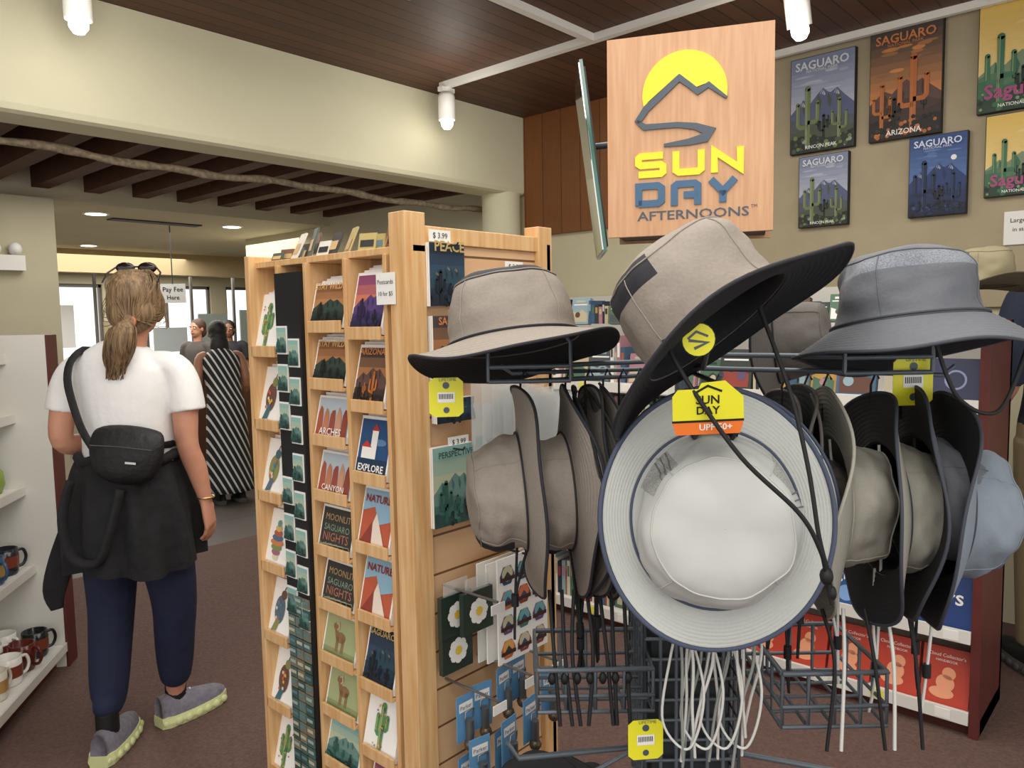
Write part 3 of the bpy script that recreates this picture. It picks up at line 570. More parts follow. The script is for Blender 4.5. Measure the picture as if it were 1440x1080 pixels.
for i,(x,cm) in enumerate(((.015,GREY),(.095,GREY),(.113,DKG),(.130,GREY),(.146,DKG),(.162,GREY))):
    hat('sun_hat',(x,1.36+.004*i,1.168+r.uniform(-.006,.006)),(-1,-.06+r.uniform(-.05,.05),-.04+r.uniform(-.04,.04)),(0,0,1),cm,UND,cm,a=.19,bb=.17,ch=.098 if i<2 else .08,droop=.016,curl=.010,cr=.100 if i<2 else .085,patch=[(150,215,.2,.95,MESH)],cord=BC,cordlen=.30,pipe=MESH if cm==GREY else UND,seed=i*1.7+.3,soft=.008,wav=.008)
for i,(x,cm,u) in enumerate(((.455,DKG,UND),(.474,DKG,UND),(.492,DKG,UND),(.525,TANH,TANH),(.605,TANH,UND),(.655,BLG,UND),(.695,LBL,UND))):
    hat('sun_hat',(x,1.30-.012*i,1.17+r.uniform(-.012,.006)),(1,-.04-.02*i+r.uniform(-.05,.05),-.06+r.uniform(-.05,.05)),(0,0,1),cm,u,cm,a=.19,bb=.175,ch=.09 if i>2 else .07,droop=.018,curl=.012,cr=.104 if i>2 else .085,cord=WC if cm in (TANH,LBL) else BC,cordlen=.32,pipe=mat('#3a3f49',.7) if i>3 else cm,seed=i*2.1+30.4,soft=.008,wav=.009)
hat('sun_hat',(.60,1.74,1.42),(.9,-.4,.1),(0,0,1),DKG,UND,a=.17,bb=.17,seed=50)
for i,x in enumerate((.04,.08,.12)):
    hat('sun_hat',(x,1.42,.52-.012*i),(-.05,-.03,1),(1,0,0),UND,UND,a=.165,bb=.17,ch=.09,seed=60+i)
hat('felt_hat',(1.50,2.45,1.56),(0,.05,1),(1,0,0),mat('#8d8468',.8),mat('#5a543f',.8),a=.165,bb=.19,ch=.12,droop=.0,curl=-.02,cr=.085,seed=70)
# ------------------------------------------------------------ hat stand
b=MB(); W=mat('#5f676e',.4,metal=.2); PX,PYY=.315,1.42
b.cyl((PX,PYY,.02),(PX,PYY,1.62),.013,W,14)
for k in range(5):
    a=k*2*math.pi/5; b.tube([(PX,PYY,.10),(PX+.16*math.cos(a),PYY+.16*math.sin(a),.08),(PX+.30*math.cos(a),PYY+.30*math.sin(a),.012)],.011,W,8); b.ell((PX+.30*math.cos(a),PYY+.30*math.sin(a),.012),(.02,.02,.012),BLACK,10,6)
for zz in [.60+.038*i for i in range(10)]:
    b.tube([(PX-.085,PYY-.085,zz),(PX+.085,PYY-.085,zz),(PX+.085,PYY+.085,zz),(PX-.085,PYY+.085,zz),(PX-.085,PYY-.085,zz)],.0035,W,5)
for k in range(7):
    o=-.085+.17*k/6
    for (x,y) in ((PX+o,PYY-.085),(PX+o,PYY+.085),(PX-.085,PYY+o),(PX+.085,PYY+o)): b.tube([(x,y,.58),(x,y,.96)],.0035,W,5)
b.box((PX-.07,PYY-.07,.6),(PX+.07,PYY+.07,.94),mat('#23282c',.6))
def arm(x,y,z,w=.07):
    b.tube([(PX,PYY,z-.03),(x,y,z-.03)],.0045,W,6); b.tube([(PX,PYY,z-.055),(x,y,z-.055)],.0045,W,6)
    for dx in (-w,w): b.tube([(x+dx,y,z-.055),(x+dx,y,z+.01),(x+dx*.7,y+.01,z+.04)],.0035,W,6)
    b.tube([(x-w,y,z-.03),(x+w,y,z-.03)],.004,W,6); b.tube([(x-w,y,z-.055),(x+w,y,z-.055)],.004,W,6)
arm(.03,1.30,1.43); arm(.60,1.22,1.44)
b.tube([(PX,PYY,1.40),(.30,1.20,1.40),(.29,1.13,1.44)],.0045,W,6)
b.tube([(PX,PYY,1.385),(.0,1.36,1.385),(-.02,1.36,1.40)],.004,W,6); b.tube([(PX,PYY,1.385),(.72,1.28,1.375),(.74,1.28,1.39)],.004,W,6); b.tube([(PX,PYY,1.385),(.29,1.08,1.385),(.29,1.06,1.40)],.004,W,6)
for x in (.015,.095,.13,.162,.19,.22): b.tube([(x,1.36,1.30),(x,1.36,1.37),(x+.008,1.36,1.39),(x+.014,1.36,1.378)],.002,BLACK,5)
for x in (.455,.492,.525,.605,.655,.695): b.tube([(x,1.29,1.30),(x,1.29,1.36),(x+.008,1.29,1.38),(x+.014,1.29,1.37)],.002,BLACK,5)
def basket(x0,x1,y0,y1,z0,z1):
    for zz in (z0,z0+(z1-z0)*.38,z1):
        b.tube([(x0,y0,zz),(x1,y0,zz),(x1,y1,zz),(x0,y1,zz),(x0,y0,zz)],.0048 if zz==z1 else .0038,W,6)
    k=4
    for i in range(k+1):
        x=x0+(x1-x0)*i/k; b.tube([(x,y0,z1),(x,y0,z0),(x,y1,z0),(x,y1,z1)],.0034,W,5)
    for i in range(1,4):
        y=y0+(y1-y0)*i/4; b.tube([(x0,y,z1),(x0,y,z0),(x1,y,z0),(x1,y,z1)],.0034,W,5)
basket(.035,.235,1.28,1.45,.80,.875); basket(.43,.60,1.20,1.40,.81,.90)
b.tube([(PX,PYY,.66),(.0,1.36,.67),(-.02,1.36,.70)],.0055,W,6); b.tube([(PX,PYY,.70),(.1,1.30,.66)],.004,W,6); b.tube([(PX,PYY,.66),(.62,1.3,.66)],.0055,W,6)
b.build('hat_display_stand',(PX,PYY,0),True)
# sign board
b=MB(); SM=plane((.176,1.385,1.622),(.263,-.08,0)); BW,BH=.278,.340; b.M=SM
SW=mat('#c08e66',.4,col2='#cfa27a',sc=5,stretch=(30,30,2)); YEL=mat('#f1dd22',.4); SLT=mat('#46515c',.4); BLU=mat('#3a5f80',.4)
b.box((0,0,-.012),(BW,BH,0),SW); b.box((.01,.005,-.13),(BW-.01,BH-.005,-.012),mat('#3a2c26',.5)); b.box((0,0,-.14),(BW,BH,-.13),SW)
def sp(px,py):
    d=px-857; bt=333-.064*d; tp=55-.115*d; return (d/235*BW,(bt-py)/(bt-tp)*BH)
def S(pts,w,m,z=.0,th=.004): b.stroke([sp(*p) for p in cat(pts,1)],w,m,z,None,th)
cx,cyy=sp(969,128); R=.070
arc=[(cx+R*math.cos(math.radians(a)),cyy+R*math.sin(math.radians(a))) for a in range(-10,196,6)]
b.poly(arc+[sp(918,140),sp(960,103),sp(985,120),sp(1003,113)],YEL,.0035)
b.stroke(arc,.002,YEL,0,None,.0034)
S([(901,170),(915,150),(935,132),(962,107),(975,116),(988,126),(1003,116),(1028,134)],[.010,.012,.011,.010,.009,.009,.008,.004],SLT)
S([(901,168),(912,176),(935,174),(960,172),(985,174),(1004,180),(998,190),(975,196),(940,201)],[.006,.010,.009,.009,.011,.015,.015,.011,.005],SLT)
def letters(word,u0,u1,v0,v1,m,w):
    n=len(word); x0,x1,y0,y1=u0*BW,u1*BW,v0*BH,v1*BH; g=.010; cw=(x1-x0-g*(n-1))/n
    for i,chh in enumerate(word):
        X=x0+i*(cw+g); h=w/2
        def P(u,v): return (X+h+u*(cw-2*h), y0+h+(y1-y0-2*h)*v)
        ps={'S':[[(1,1),(0.1,1),(0,.9),(0,.6),(.1,.5),(.9,.5),(1,.4),(1,.1),(.9,0),(0,0)]],'U':[[(0,1.15),(0,.12),(.12,0),(.88,0),(1,.12),(1,1.15)]],'N':[[(0,-.15),(0,1),(1,0),(1,1.15)]],
            'D':[[(0,-.1),(0,1),(.85,1),(1,.85),(1,.15),(.85,0),(0,0)]],'A':[[(0,-.2),(0,.88),(.12,1),(.88,1),(1,.88),(1,-.2)],[(.4,.38),(1,.38)]],'Y':[[(0,1.15),(.5,.45),(1,1.15)],[(.5,.5),(.5,-.15)]]}[chh]
        for p in ps: b.stroke([P(*q) for q in p],w,m,0,None,.004)
letters('SUN',.175,.83,.292,.418,YEL,.0118); letters('DAY',.175,.80,.145,.268,BLU,.0118)
b.text('AFTERNOONS',.525*BW,.078*BH,1,SLT,.001,None,.012,w=.188,h=.0155); b.text('TM',.89*BW,.115*BH,1,SLT,.001,w=.01)
b.M=Matrix(); b.build('brand_sign_board',(.31,1.38,1.79),True,bevel=.0012)
b=MB(); b.M=Matrix.Translation((.176,1.40,1.60))@Matrix.Rotation(math.radians(-3.0),4,'Z')@Matrix.Rotation(math.radians(-7.0),4,'Y')
b.box((-.006,0,0),(0,.20,.34),mat('#3c6a5c',.1,spec=.8)); b.box((-.008,.004,.004),(-.006,.196,.336),mat('#d0d4d4',.03,metal=1)); b.box((0,.01,.01),(.004,.19,.33),mat('#2c2a28',.5)); b.M=Matrix()
b.tube([(.165,1.47,1.80),(.21,1.45,1.80)],.006,W,6); b.build('side_mirror',(.165,1.5,1.77),True)
# tags
YT=mat('#e4de2c',.45); OT=mat('#e8762a',.45); TM=BLACK
b=MB(); M=plane((.252,.985,1.364),(.97,-.08,.04),(0,-.2,1)); b.M=M
b.poly([(-.045,-.02),(-.045,.015),(-.038,.024),(-.012,.024),(-.008,.032),(.022,.034),(.030,.026),(.045,.012),(.046,-.02)],YT,.001); b.poly([(-.046,-.02),(.046,-.02),(.041,-.038),(-.041,-.038)],OT,.001)
b.rect(-.046,-.021,.046,-.018,TM,.0015); b.text('SUN',0,.004,1,TM,.0016,None,.02,w=.030); b.text('DAY',0,-.010,1,TM,.0016,None,.02,w=.030); b.stroke([(-.018,.018),(0,.028),(.018,.02)],.003,TM,.0016); b.text('UPF 50+',.01,-.032,1,WHITE,.0016,None,.02,w=.042)
b.M=Matrix(); b.build('hat_tag',(.252,.985,1.36),True)
b=MB(); M=plane((.240,.985,1.450),(1,0,.05),(0,-.1,1)); b.M=M; b.disc(0,0,.0225,BLACK,0); b.disc(0,0,.021,YT,.0008); b.stroke([(-.014,.002),(-.003,.011),(.012,.004)],.003,SLT,.0014); b.stroke([(-.013,.0),(.011,-.004),(-.006,-.011)],.004,SLT,.0014); b.M=Matrix(); b.build('hat_tag',(.240,.985,1.45),True)
def hextag(x,y,z,s=.024,M=None):
    b=MB(); M=plane((x,y,z),(1,.1,0)); b.M=M
    pts=[(-s*1.0,-s*.9),(-s*.7,-s*1.15),(s*.7,-s*1.15),(s,-s*.9),(s,s*.9),(s*.7,s*1.15),(-s*.7,s*1.15),(-s,s*.9)]
    b.poly(pts,YT,0); b.poly([(p[0],p[1]) for p in pts[::-1]],YT,-.001); b.rect(-s*.5,-s*.3,s*.5,s*.3,WHITE,.0006)
    for i in range(9): b.rect(-s*.42+i*s*.095,-s*.1,-s*.42+i*s*.095+s*.05,s*.2,TM,.001)
    b.disc(0,s*.7,s*.2,SLT,.0008); b.disc(0,-s*.75,s*.18,SLT,.0008); b.text('LIFETIME',s*.1,s*.95,1,SLT,.0009,w=s); b.M=Matrix(); b.build('hat_tag',(x,y,z),True)
hextag(-.108,1.25,1.355,.028); hextag(.645,1.23,1.370,.034); hextag(.215,1.24,.77,.03)
b=MB()
def cord(pts,m=BC,r=.003): b.tube(cat(pts,8),r,m,6)
cord([(.20,1.01,1.45),(.23,.985,1.39),(.29,.965,1.30),(.36,.955,1.23),(.39,.96,1.18),(.405,.975,1.14),(.415,.98,1.10)]); cord([(.345,1.07,1.49),(.37,1.02,1.38),(.385,.99,1.28),(.395,.975,1.19),(.412,.98,1.135)])
cord([(.59,1.07,1.44),(.62,1.06,1.36),(.69,1.08,1.34),(.74,1.1,1.43)]); b.ell((.405,.975,1.14),(.009,.009,.012),BLACK,10,6); b.ell((.415,.98,1.115),(.006,.006,.010),BLACK,10,6)
r=random.Random(21)
for i in range(11):
    x=.25+.013*i; y=1.15+.03*r.random(); m=WC if i%3 else mat('#8a8f8a',.6); e=x+r.uniform(-.03,.03)
    cord([(x,y,1.03),(x*.75+e*.25+r.uniform(-.008,.008),y-.01,.95),(x*.4+e*.6,y,.87),(e,y+.01,r.uniform(.74,.82))],m,.0024)
for i in range(4):
    x=.26+.03*i; cord([(x,1.16,1.02),(x+.03,1.15,.90),(x+.01,1.16,.80),(x-.03,1.17,.84),(x-.02,1.16,.95),(x,1.16,1.03)],WC,.0022)
for i in range(7):
    x=.06+.022*i; cord([(x,1.33,1.0),(x+r.uniform(-.01,.01),1.29,.9),(x+r.uniform(-.01,.02),1.27,.78)],BC,.0035); b.ell((x,1.28,.86),(.007,.007,.011),BLACK,8,6)
for i in range(5):
    x=.50+.035*i; cord([(x,1.22,1.0),(x+r.uniform(-.01,.01),1.19,.92),(x+r.uniform(-.02,.02),1.18,.78)],WC if i%2 else BC,.003)
b.build('chin_cord_bundle',(.35,1.1,1.1),True)
# ------------------------------------------------------------ mug gondola (left)
A=V((-.20,.98,0)).normalized(); Bv=V((-A.y,A.x,0))
ORG=V((-1.97,3.25,0))
def Gm(mb): mb.M=Matrix.Translation(ORG)@Matrix((A*-1,Bv,V((0,0,1)))).transposed().to_4x4()
b=MB(); Gm(b)
b.box((-.10,0,0),(0,.75,1.45),OFFW); b.box((-.10,-.012,0),(.0,0,1.45),REDW); b.box((0,.5,0),(1.6,.53,1.45),OFFW); b.box((0,.04,0),(1.6,.5,.06),REDW)
for z,d in ((.10,0),(.46,.10),(.80,.12),(1.11,.14),(1.36,.16)):
    b.box((0,d,z-.02),(1.6,.5,z),WHITE); b.box((0,d-.008,z-.03),(1.6,d,z+.01),OFFW)
b.build('mug_gondola_shelf',ORG,True,bevel=.002)
def mug(x,y,z,col,s=1,rot=0,deco=None):
    b=MB(); Gm(b); T=Matrix.Translation((x,y,z))@Matrix.Rotation(rot,4,'Z')@Matrix.Scale(s,4); m=mat(col,.2)
    b.lathe([(.001,0),(.036,0),(.041,.01),(.043,.05),(.042,.095),(.038,.095),(.038,.02),(.001,.015)],m,24,T)
    b.tube([T@V(p) for p in cat([(.041,0,.08),(.062,0,.078),(.07,0,.05),(.06,0,.025),(.041,0,.02)],4)],.0055*s,m,8)
    if deco: b.lathe([(.0435,.03),(.0438,.07)],mat(deco,.3),24,T)
    o=b.build('coffee_mug',b.M@V((x,y,z)),True)
r=random.Random(4)
for (z,row,cols) in ((.10,.08,['#16181c','#5a2018','#e8e4dc','#d8d0c0']),(.10,.2,['#ece8e0','#ece8e0','#d8c8b0','#e0dcd0']),(.46,.17,['#20242c','#3a5a7a','#e8e8e4','#22262c']),(.46,.30,['#d8d8d4','#2c3a48','#c8b8a0'])):
    for i,cc in enumerate(cols): mug(.10+i*.13,row,z+.0005,cc,1.15,r.uniform(3.5,5.5),r.choice(['#7a3a2a','#3a4a50','#b08a50',None]))
for i,cc in enumerate(['#8aa04a','#7a8a4a','#3a6a70']):
    b=MB(); Gm(b); b.lathe([(.001,0),(.035,0),(.05,.04),(.045,.09),(.02,.12),(.026,.14),(.018,.138),(.001,.02)],mat(cc,.25),20,Matrix.Translation((.1+.14*i,.20,.8005))); b.build('ceramic_vase',b.M@V((.1+.14*i,.20,.8)),True)
for i,cc in enumerate(['#d8b060','#3a8a9a','#c87848']):
    b=MB(); Gm(b); b.lathe([(.001,0),(.03,0),(.04,.03),(.055,.06),(.05,.06),(.03,.02),(.001,.01)],mat(cc,.25),20,Matrix.Translation((.08+.13*i,.22,1.1105))); b.build('ceramic_bowl',b.M@V((.08+.13*i,.22,1.11)),True)
    b=MB(); Gm(b); b.lathe([(.001,0),(.03,0),(.035,.05),(.03,.09),(.001,.1)],mat(cc,.25),20,Matrix.Translation((.08+.13*i,.24,1.3605))); b.build('ceramic_jar',b.M@V((.08+.13*i,.24,1.36)),True)
# ------------------------------------------------------------ people
def hand(mb,wr,d,pn,side,m,s=1,curl=.35):
    """wr wrist, d direction of hand, pn palm normal, side: vector toward the thumb"""
    d=V(d).normalized(); pn=V(pn); pn=(pn-d*pn.dot(d)).normalized(); sd=pn.cross(d); 
    if sd.dot(V(side))<0: sd=-sd
    wr=V(wr)
    loft(mb,[(*(wr-d*.01*s),.026*s,.019*s),(*(wr+d*.03*s),.034*s,.016*s),(*(wr+d*.075*s),.039*s,.013*s),(*(wr+d*.09*s),.036*s,.010*s)],m,sd,12,2)
    for i,(o,L) in enumerate(((.029,.07),(.0097,.078),(-.0097,.073),(-.029,.058))):
        p=wr+d*.085*s+sd*o*s; ang=0; pts=[(*p,.0088*s,.0088*s)]
        for q in (.45,.3,.25):
            ang+=curl*(1+.1*i); p=p+(d*math.cos(ang)+pn*math.sin(ang))*L*q*s; pts.append((*p,.008*s*(1-.06*len(pts)),.008*s*(1-.06*len(pts))))
        loft(mb,pts,m,sd,8,2)
    p=wr+d*.022*s+sd*.024*s; q=p+(d*.65+sd*.6+pn*.35)*.038*s; e=q+(d*.9+sd*.1+pn*.35)*.036*s
    loft(mb,[(*p,.014*s,.014*s),(*q,.0105*s,.0105*s),(*e,.008*s,.008*s)],m,pn,8,2)
def shoe(b,M,up,sole,s=1):
    b.M=M; K=12
    def half(t): return (.036+.012*math.sin(min(1,t*1.25)*math.pi*.9))*(1-max(0,(t-.75)/.25)**2.2*.75)*(1 if t>.08 else .75)*s
    outl=[]
    for i in range(K+1): t=i/K; outl.append((-.07*s+.275*s*t,-half(t)))
    for i in range(K,-1,-1): t=i/K; outl.append((-.07*s+.275*s*t,half(t)))
    nn=len(outl); h=.042*s
    vs=[(x,y*1.08,.002) for x,y in outl]+[(x,y*1.18,h*.5) for x,y in outl]+[(x,y*1.05,h) for x,y in outl]
    fs=[tuple(range(nn))[::-1],tuple(range(2*nn,3*nn))]
    for q in range(2):
        for i in range(nn): fs.append((q*nn+i,q*nn+(i+1)%nn,(q+1)*nn+(i+1)%nn,(q+1)*nn+i))
    b.add(vs,fs,sole)
    for i in range(7):
        for sd in (-1,1): t=.06+.14*i; b.ell((-.07*s+.275*s*t,sd*half(t)*1.12,.02*s),(.017*s,.008*s,.015*s),sole,8,6)
    vs=[];fs=[]; k=12
    for i in range(15):
        t=i/14; x=-.068*s+.268*s*t; hh=(.075 if t<.3 else .075-.045*((t-.3)/.7)**.8)*s*(1-max(0,(t-.85)/.15)**2*.5); ww=half(t)*.98
        for j in range(k+1): a=math.pi*j/k; vs.append((x,-ww*math.cos(a),h+hh*math.sin(a)**.8))
    for i in range(14):
        for j in range(k): fs.append((i*(k+1)+j,i*(k+1)+j+1,(i+1)*(k+1)+j+1,(i+1)*(k+1)+j))
    fs.append(tuple(range(k+1))); fs.append(tuple(range(14*(k+1),15*(k+1)))[::-1]); b.add(vs,fs,up,True)
    for i in range(4): x=.03*s+.022*s*i; b.tube([(x,-.022*s,h+.062*s-.012*s*i),(x+.006,0,h+.074*s-.012*s*i),(x,.022*s,h+.062*s-.012*s*i)],.003*s,WHITE,5)
    b.M=Matrix()
def head_parts(b,c,fy,m,s=1):
    """c head centre, fy facing angle (0 => +Y)"""
    R=Matrix.Rotation(fy,4,'Z'); T=Matrix.Translation(V(c))@R; b.M=T
    b.ell((0,-.008*s,.015*s),(.074*s,.092*s,.092*s),m); b.ell((0,.030*s,-.045*s),(.055*s,.055*s,.062*s),m); b.ell((0,.045*s,-.075*s),(.032*s,.036*s,.030*s),m)
    b.ell((0,.088*s,-.012*s),(.010*s,.014*s,.022*s),m,10,8); b.ell((0,.092*s,-.026*s),(.014*s,.012*s,.010*s),m,10,8); b.ell((0,.082*s,-.052*s),(.022*s,.010*s,.008*s),m,10,8)
    for sx in (-1,1): b.ell((sx*.074*s,.0,-.012*s),(.010*s,.019*s,.029*s),m,10,8); b.ell((sx*.03*s,.072*s,.022*s),(.022*s,.014*s,.01*s),m,10,8)
    b.M=Matrix(); return T
def face(par,T,s=1):
    b=MB(); b.M=T
    for sx in (-1,1): b.ell((sx*.029*s,.078*s,.005*s),(.012*s,.009*s,.009*s),WHITE,10,8); b.ell((sx*.029*s,.0855*s,.005*s),(.005*s,.003*s,.005*s),mat('#2a1c14',.3),8,6); b.box((sx*.03*s-.016*s,.082*s,.022*s),(sx*.03*s+.016*s,.088*s,.027*s),mat('#4a3020',.8))
    b.tube([(-.02*s,.088*s,-.052*s),(0,.0935*s,-.053*s),(.02*s,.088*s,-.052*s)],.004*s,mat('#a85a50',.5),6); b.M=Matrix()
    b.build('face_features',parent=par)
WO=V((-1.328,2.64,0)); wo=empty('walking_woman',G(WO),YAW)
hc=V((.035,.03,1.555))
b=MB()
Th=head_parts(b,hc,math.radians(8),SKIN)
loft(b,[(.01,.0,1.33,.06,.055),(.015,.01,1.40,.05,.05),(.025,.02,1.48,.05,.052),(.03,.02,1.52,.05,.05)],SKIN)
loft(b,[(0,0,.85,.14,.10),(0,0,1.0,.125,.09),(0,0,1.15,.13,.09),(0,0,1.28,.15,.085),(0,0,1.36,.12,.07),(.01,0,1.40,.06,.05)],SKIN)
loft(b,[(-.12,0,1.34,.05,.05),(-.185,-.005,1.32,.048,.048),(-.212,-.02,1.20,.043,.043),(-.222,-.02,1.09,.037,.037),(-.19,.07,1.07,.036,.036),(-.13,.18,1.10,.025,.022)],SKIN,(0,1,0))
loft(b,[(.12,0,1.34,.05,.05),(.185,0,1.32,.048,.048),(.20,-.01,1.20,.043,.044),(.205,-.015,1.07,.035,.037),(.222,.01,.98,.035,.035),(.24,.03,.86,.024,.021)],SKIN,(0,1,0))
hand(b,(.24,.03,.86),(.10,.12,-1),(-1,.1,-.1),(0,1,0),SKIN,1,.28); hand(b,(-.13,.18,1.10),(.6,.8,.1),(0.5,-.5,-.7),(0,0,1),SKIN,1,.3)
LG=[((-.085,0,.86),(-.10,.0,.5),(-.085,-.10,.10)),((.085,0,.86),(.095,.06,.5),(.045,.14,.10))]
for h,k,a in LG: loft(b,[(*h,.085,.09),(*V(h).lerp(V(k),.5),.075,.078),(*k,.052,.056),(*V(k).lerp(V(a),.35),.05,.053),(*a,.032,.035),(a[0],a[1],.05,.034,.036)],SKIN)
b.build('body',parent=wo,remesh=.005); face(wo,Th)
b=MB(); TEE=mat('#e6e5e3',.8,noi=.03,sc=8,bump=.9)
loft(b,[(0,0,.97,.166,.128),(0,0,1.06,.156,.120),(0,0,1.15,.156,.118),(0,0,1.24,.168,.118),(0,0,1.31,.176,.108),(0,0,1.355,.162,.092),(.005,0,1.395,.115,.075),(.01,0,1.42,.07,.062)],TEE,n=28)
loft(b,[(-.10,0,1.345,.055,.05),(-.165,0,1.335,.055,.052),(-.20,-.005,1.28,.056,.056),(-.218,-.01,1.195,.060,.058)],TEE,(0,1,0)); loft(b,[(.10,0,1.345,.055,.05),(.165,0,1.335,.055,.052),(.195,0,1.28,.056,.056),(.210,-.005,1.185,.060,.058)],TEE,(0,1,0))
b.build('tshirt',parent=wo,remesh=.006,smooth=6)
b=MB(); PN=mat('#161e3a',.85,noi=.15,sc=15,bump=.8)
loft(b,[(0,0,1.0,.15,.12),(0,0,.92,.165,.135),(0,0,.84,.165,.135),(0,0,.78,.14,.11)],PN,n=24)
for h,k,a in LG: loft(b,[(h[0],h[1],.84,.095,.11),(*V(h).lerp(V(k),.5),.09,.10),(*k,.076,.084),(*V(k).lerp(V(a),.35),.069,.075),(*V(k).lerp(V(a),.6),.064,.068),(*V(k).lerp(V(a),.78),.054,.058),(a[0],a[1],.195,.044,.047),(a[0],a[1],.165,.041,.043)],PN)
b.build('jogger_pants',parent=wo,remesh=.006,smooth=4)
b=MB()
for h,k,a in LG: loft(b,[(a[0],a[1],.18,.037,.039),(a[0],a[1],.06,.037,.040)],BLACK)
b.build('socks',parent=wo)
b=MB(); UP=mat('#77747f',.7,noi=.2,sc=60); SO=mat('#cdd39a',.6)
shoe(b,Matrix.Translation((-.085,-.105,0))@Matrix.Rotation(math.radians(92),4,'Z'),UP,SO,1.0); shoe(b,Matrix.Translation((.045,.135,0))@Matrix.Rotation(math.radians(54),4,'Z'),UP,SO,1.0); b.build('sneakers',parent=wo)
b=MB(); CB=mat('#131316',.9,noi=.3,sc=20,bump=.9); vs=[];fs=[]; n=96; rows=[(1.045,.160,.135,0),(1.0,.178,.15,.004),(.93,.192,.165,.008),(.84,.208,.18,.013),(.74,.220,.19,.016),(.655,.224,.193,.018)]
rows=cat(rows,4)
for (z,ra,rb,f) in rows:
    for j in range(n): a=2*math.pi*j/n; q=f*math.sin(9*a+z*6)+f*.5*math.sin(17*a+2); vs.append(((ra+q)*math.cos(a)-.01,(rb+q)*math.sin(a),z+.8*f*math.sin(3*a+1)))
for i in range(len(rows)-1):
    for j in range(n): fs.append((i*n+j,(i+1)*n+j,(i+1)*n+(j+1)%n,i*n+(j+1)%n))
b.add(vs,fs,CB,True)
b.tube([( .166*math.cos(t*math.pi/18)-.0,.14*math.sin(t*math.pi/18),1.035+.008*math.sin(t*1.3)) for t in range(37)],.017,CB,8,False)
loft(b,[(-.19,-.05,.80,.04,.02),(-.225,-.07,.68,.045,.018),(-.25,-.08,.58,.04,.014),(-.24,-.085,.52,.022,.010)],CB)
loft(b,[(-.12,-.165,.98,.02,.012),(-.13,-.205,.86,.022,.013),(-.10,-.215,.74,.022,.013),(-.02,-.22,.72,.022,.013),(.02,-.215,.80,.02,.012),(.05,-.18,.95,.02,.012)],CB,(0,1,0))
b.build('tied_cardigan',parent=wo)
b=MB(); b.M=Matrix.Translation((.062,-.150,1.065))@Matrix.Rotation(math.radians(6),4,'Y'); BG=mat('#0c0c0e',.6,noi=.1,sc=40,bump=.5)
loft(b,[(0,.03,-.07,.08,.03),(0,.0,-.062,.10,.042),(0,0,-.02,.118,.048),(0,0,.025,.122,.043),(0,.01,.06,.115,.033),(0,.03,.068,.10,.02)],BG,n=20); b.tube([(-.10,-.042,.025),(0,-.05,.03),(.10,-.042,.025)],.002,mat('#45454a',.5),5); b.rect(.02,-.004,.055,.003,mat('#c8c8c8',.5),0,Matrix.Translation((0,-.0505,-.02))@Matrix.Rotation(math.pi/2,4,'X'))
b.M=Matrix(); loft(b,[(-.045,-.150,1.08,.006,.014),(-.085,-.138,1.14,.003,.014),(-.115,-.128,1.22,.003,.014),(-.135,-.118,1.31,.003,.014),(-.138,-.075,1.375,.003,.014),(-.12,.0,1.40,.003,.014),(-.06,.10,1.33,.003,.014),(.08,.135,1.15,.003,.014),(.16,.06,1.08,.003,.014),(.15,-.11,1.08,.003,.014)],BG,(0,1,0))
b.build('crossbody_bag',parent=wo)
HR=mat('#54402c',.55,col2='#977a56',sc=7,stretch=(14,14,1),bump=.8)
b=MB(); R=Th; b.M=R
b.ell((0,-.018,.027),(.086,.098,.094),HR,20,14); b.ell((0,-.055,-.03),(.080,.060,.072),HR,20,12); b.ell((-.06,.0,-.005),(.032,.06,.062),HR,12,8); b.ell((.06,.0,-.005),(.032,.06,.062),HR,12,8); b.M=Matrix()
b.build('hair_cap',parent=wo,remesh=.006)
b=MB(); tie=R@V((.01,-.118,-.062)); r=random.Random(8)
loft(b,[(*(R@V((0,-.08,-.03))),.04,.03),(*tie,.018,.018),(*(tie+V((.0,-.04,-.03))),.038,.030),(*(tie+V((-.012,-.045,-.075))),.046,.033),(*(tie+V((-.028,-.035,-.125))),.036,.024),(*(tie+V((-.045,-.02,-.17))),.014,.010)],HR)
for i in range(110):
    a=r.uniform(0,6.28); q=r.uniform(.7,1.12); ox=V((math.cos(a)*.042*q,math.sin(a)*.030*q,0)); L=r.uniform(.9,1.15)
    b.tube(cat([tie,tie+V((0,-.04,-.02))+ox*.9,tie+V((-.012,-.045,-.075*L))+ox*1.1,tie+V((-.028,-.035,-.12*L))+ox*.85,tie+V((-.045+r.uniform(-.015,.015),-.02,-.165*L))+ox*.4],3),.0022,HR,4)
for i in range(120):
    a=r.uniform(-1.6,1.6); p0=R@V((math.sin(a)*.0865,-.02-.0665*math.cos(a)-(.02*math.cos(a)),r.uniform(-.02,.07))); 
    b.tube(cat([R@V((math.sin(a)*.05,-.01*math.cos(a),.118)),p0,tie+V((math.sin(a)*.014,0,0))],5),.0016,HR,4)
for i in range(12): 
    sx=1 if i%3 else -1; b.tube(cat([R@V((sx*.07,.0,.05)),R@V((sx*(.090+.004*r.random()),-.02,.02-.004*i)),R@V((sx*(.092+.015*r.random()),-.03,-.02-.006*i)),tie+V((sx*.02,0,.01))],4),.0012,HR,4)
b.tube([(tie.x+.02*math.cos(t),tie.y+.006*math.sin(t),tie.z+.018*math.sin(t)) for t in [k*.5 for k in range(14)]],.006,mat('#b06a50',.6),6)
b.build('ponytail',parent=wo)
b=MB(); b.M=R@Matrix.Translation((0,.0,.118)); GL=mat('#1c1210',.15)
for sx in (-1,1): b.ell((sx*.036,.02,.008),(.032,.008,.020),GL,14,8); b.tube([(sx*.066,.018,.010),(sx*.086,-.005,-.01),(sx*.089,-.05,-.045)],.003,GL,6)
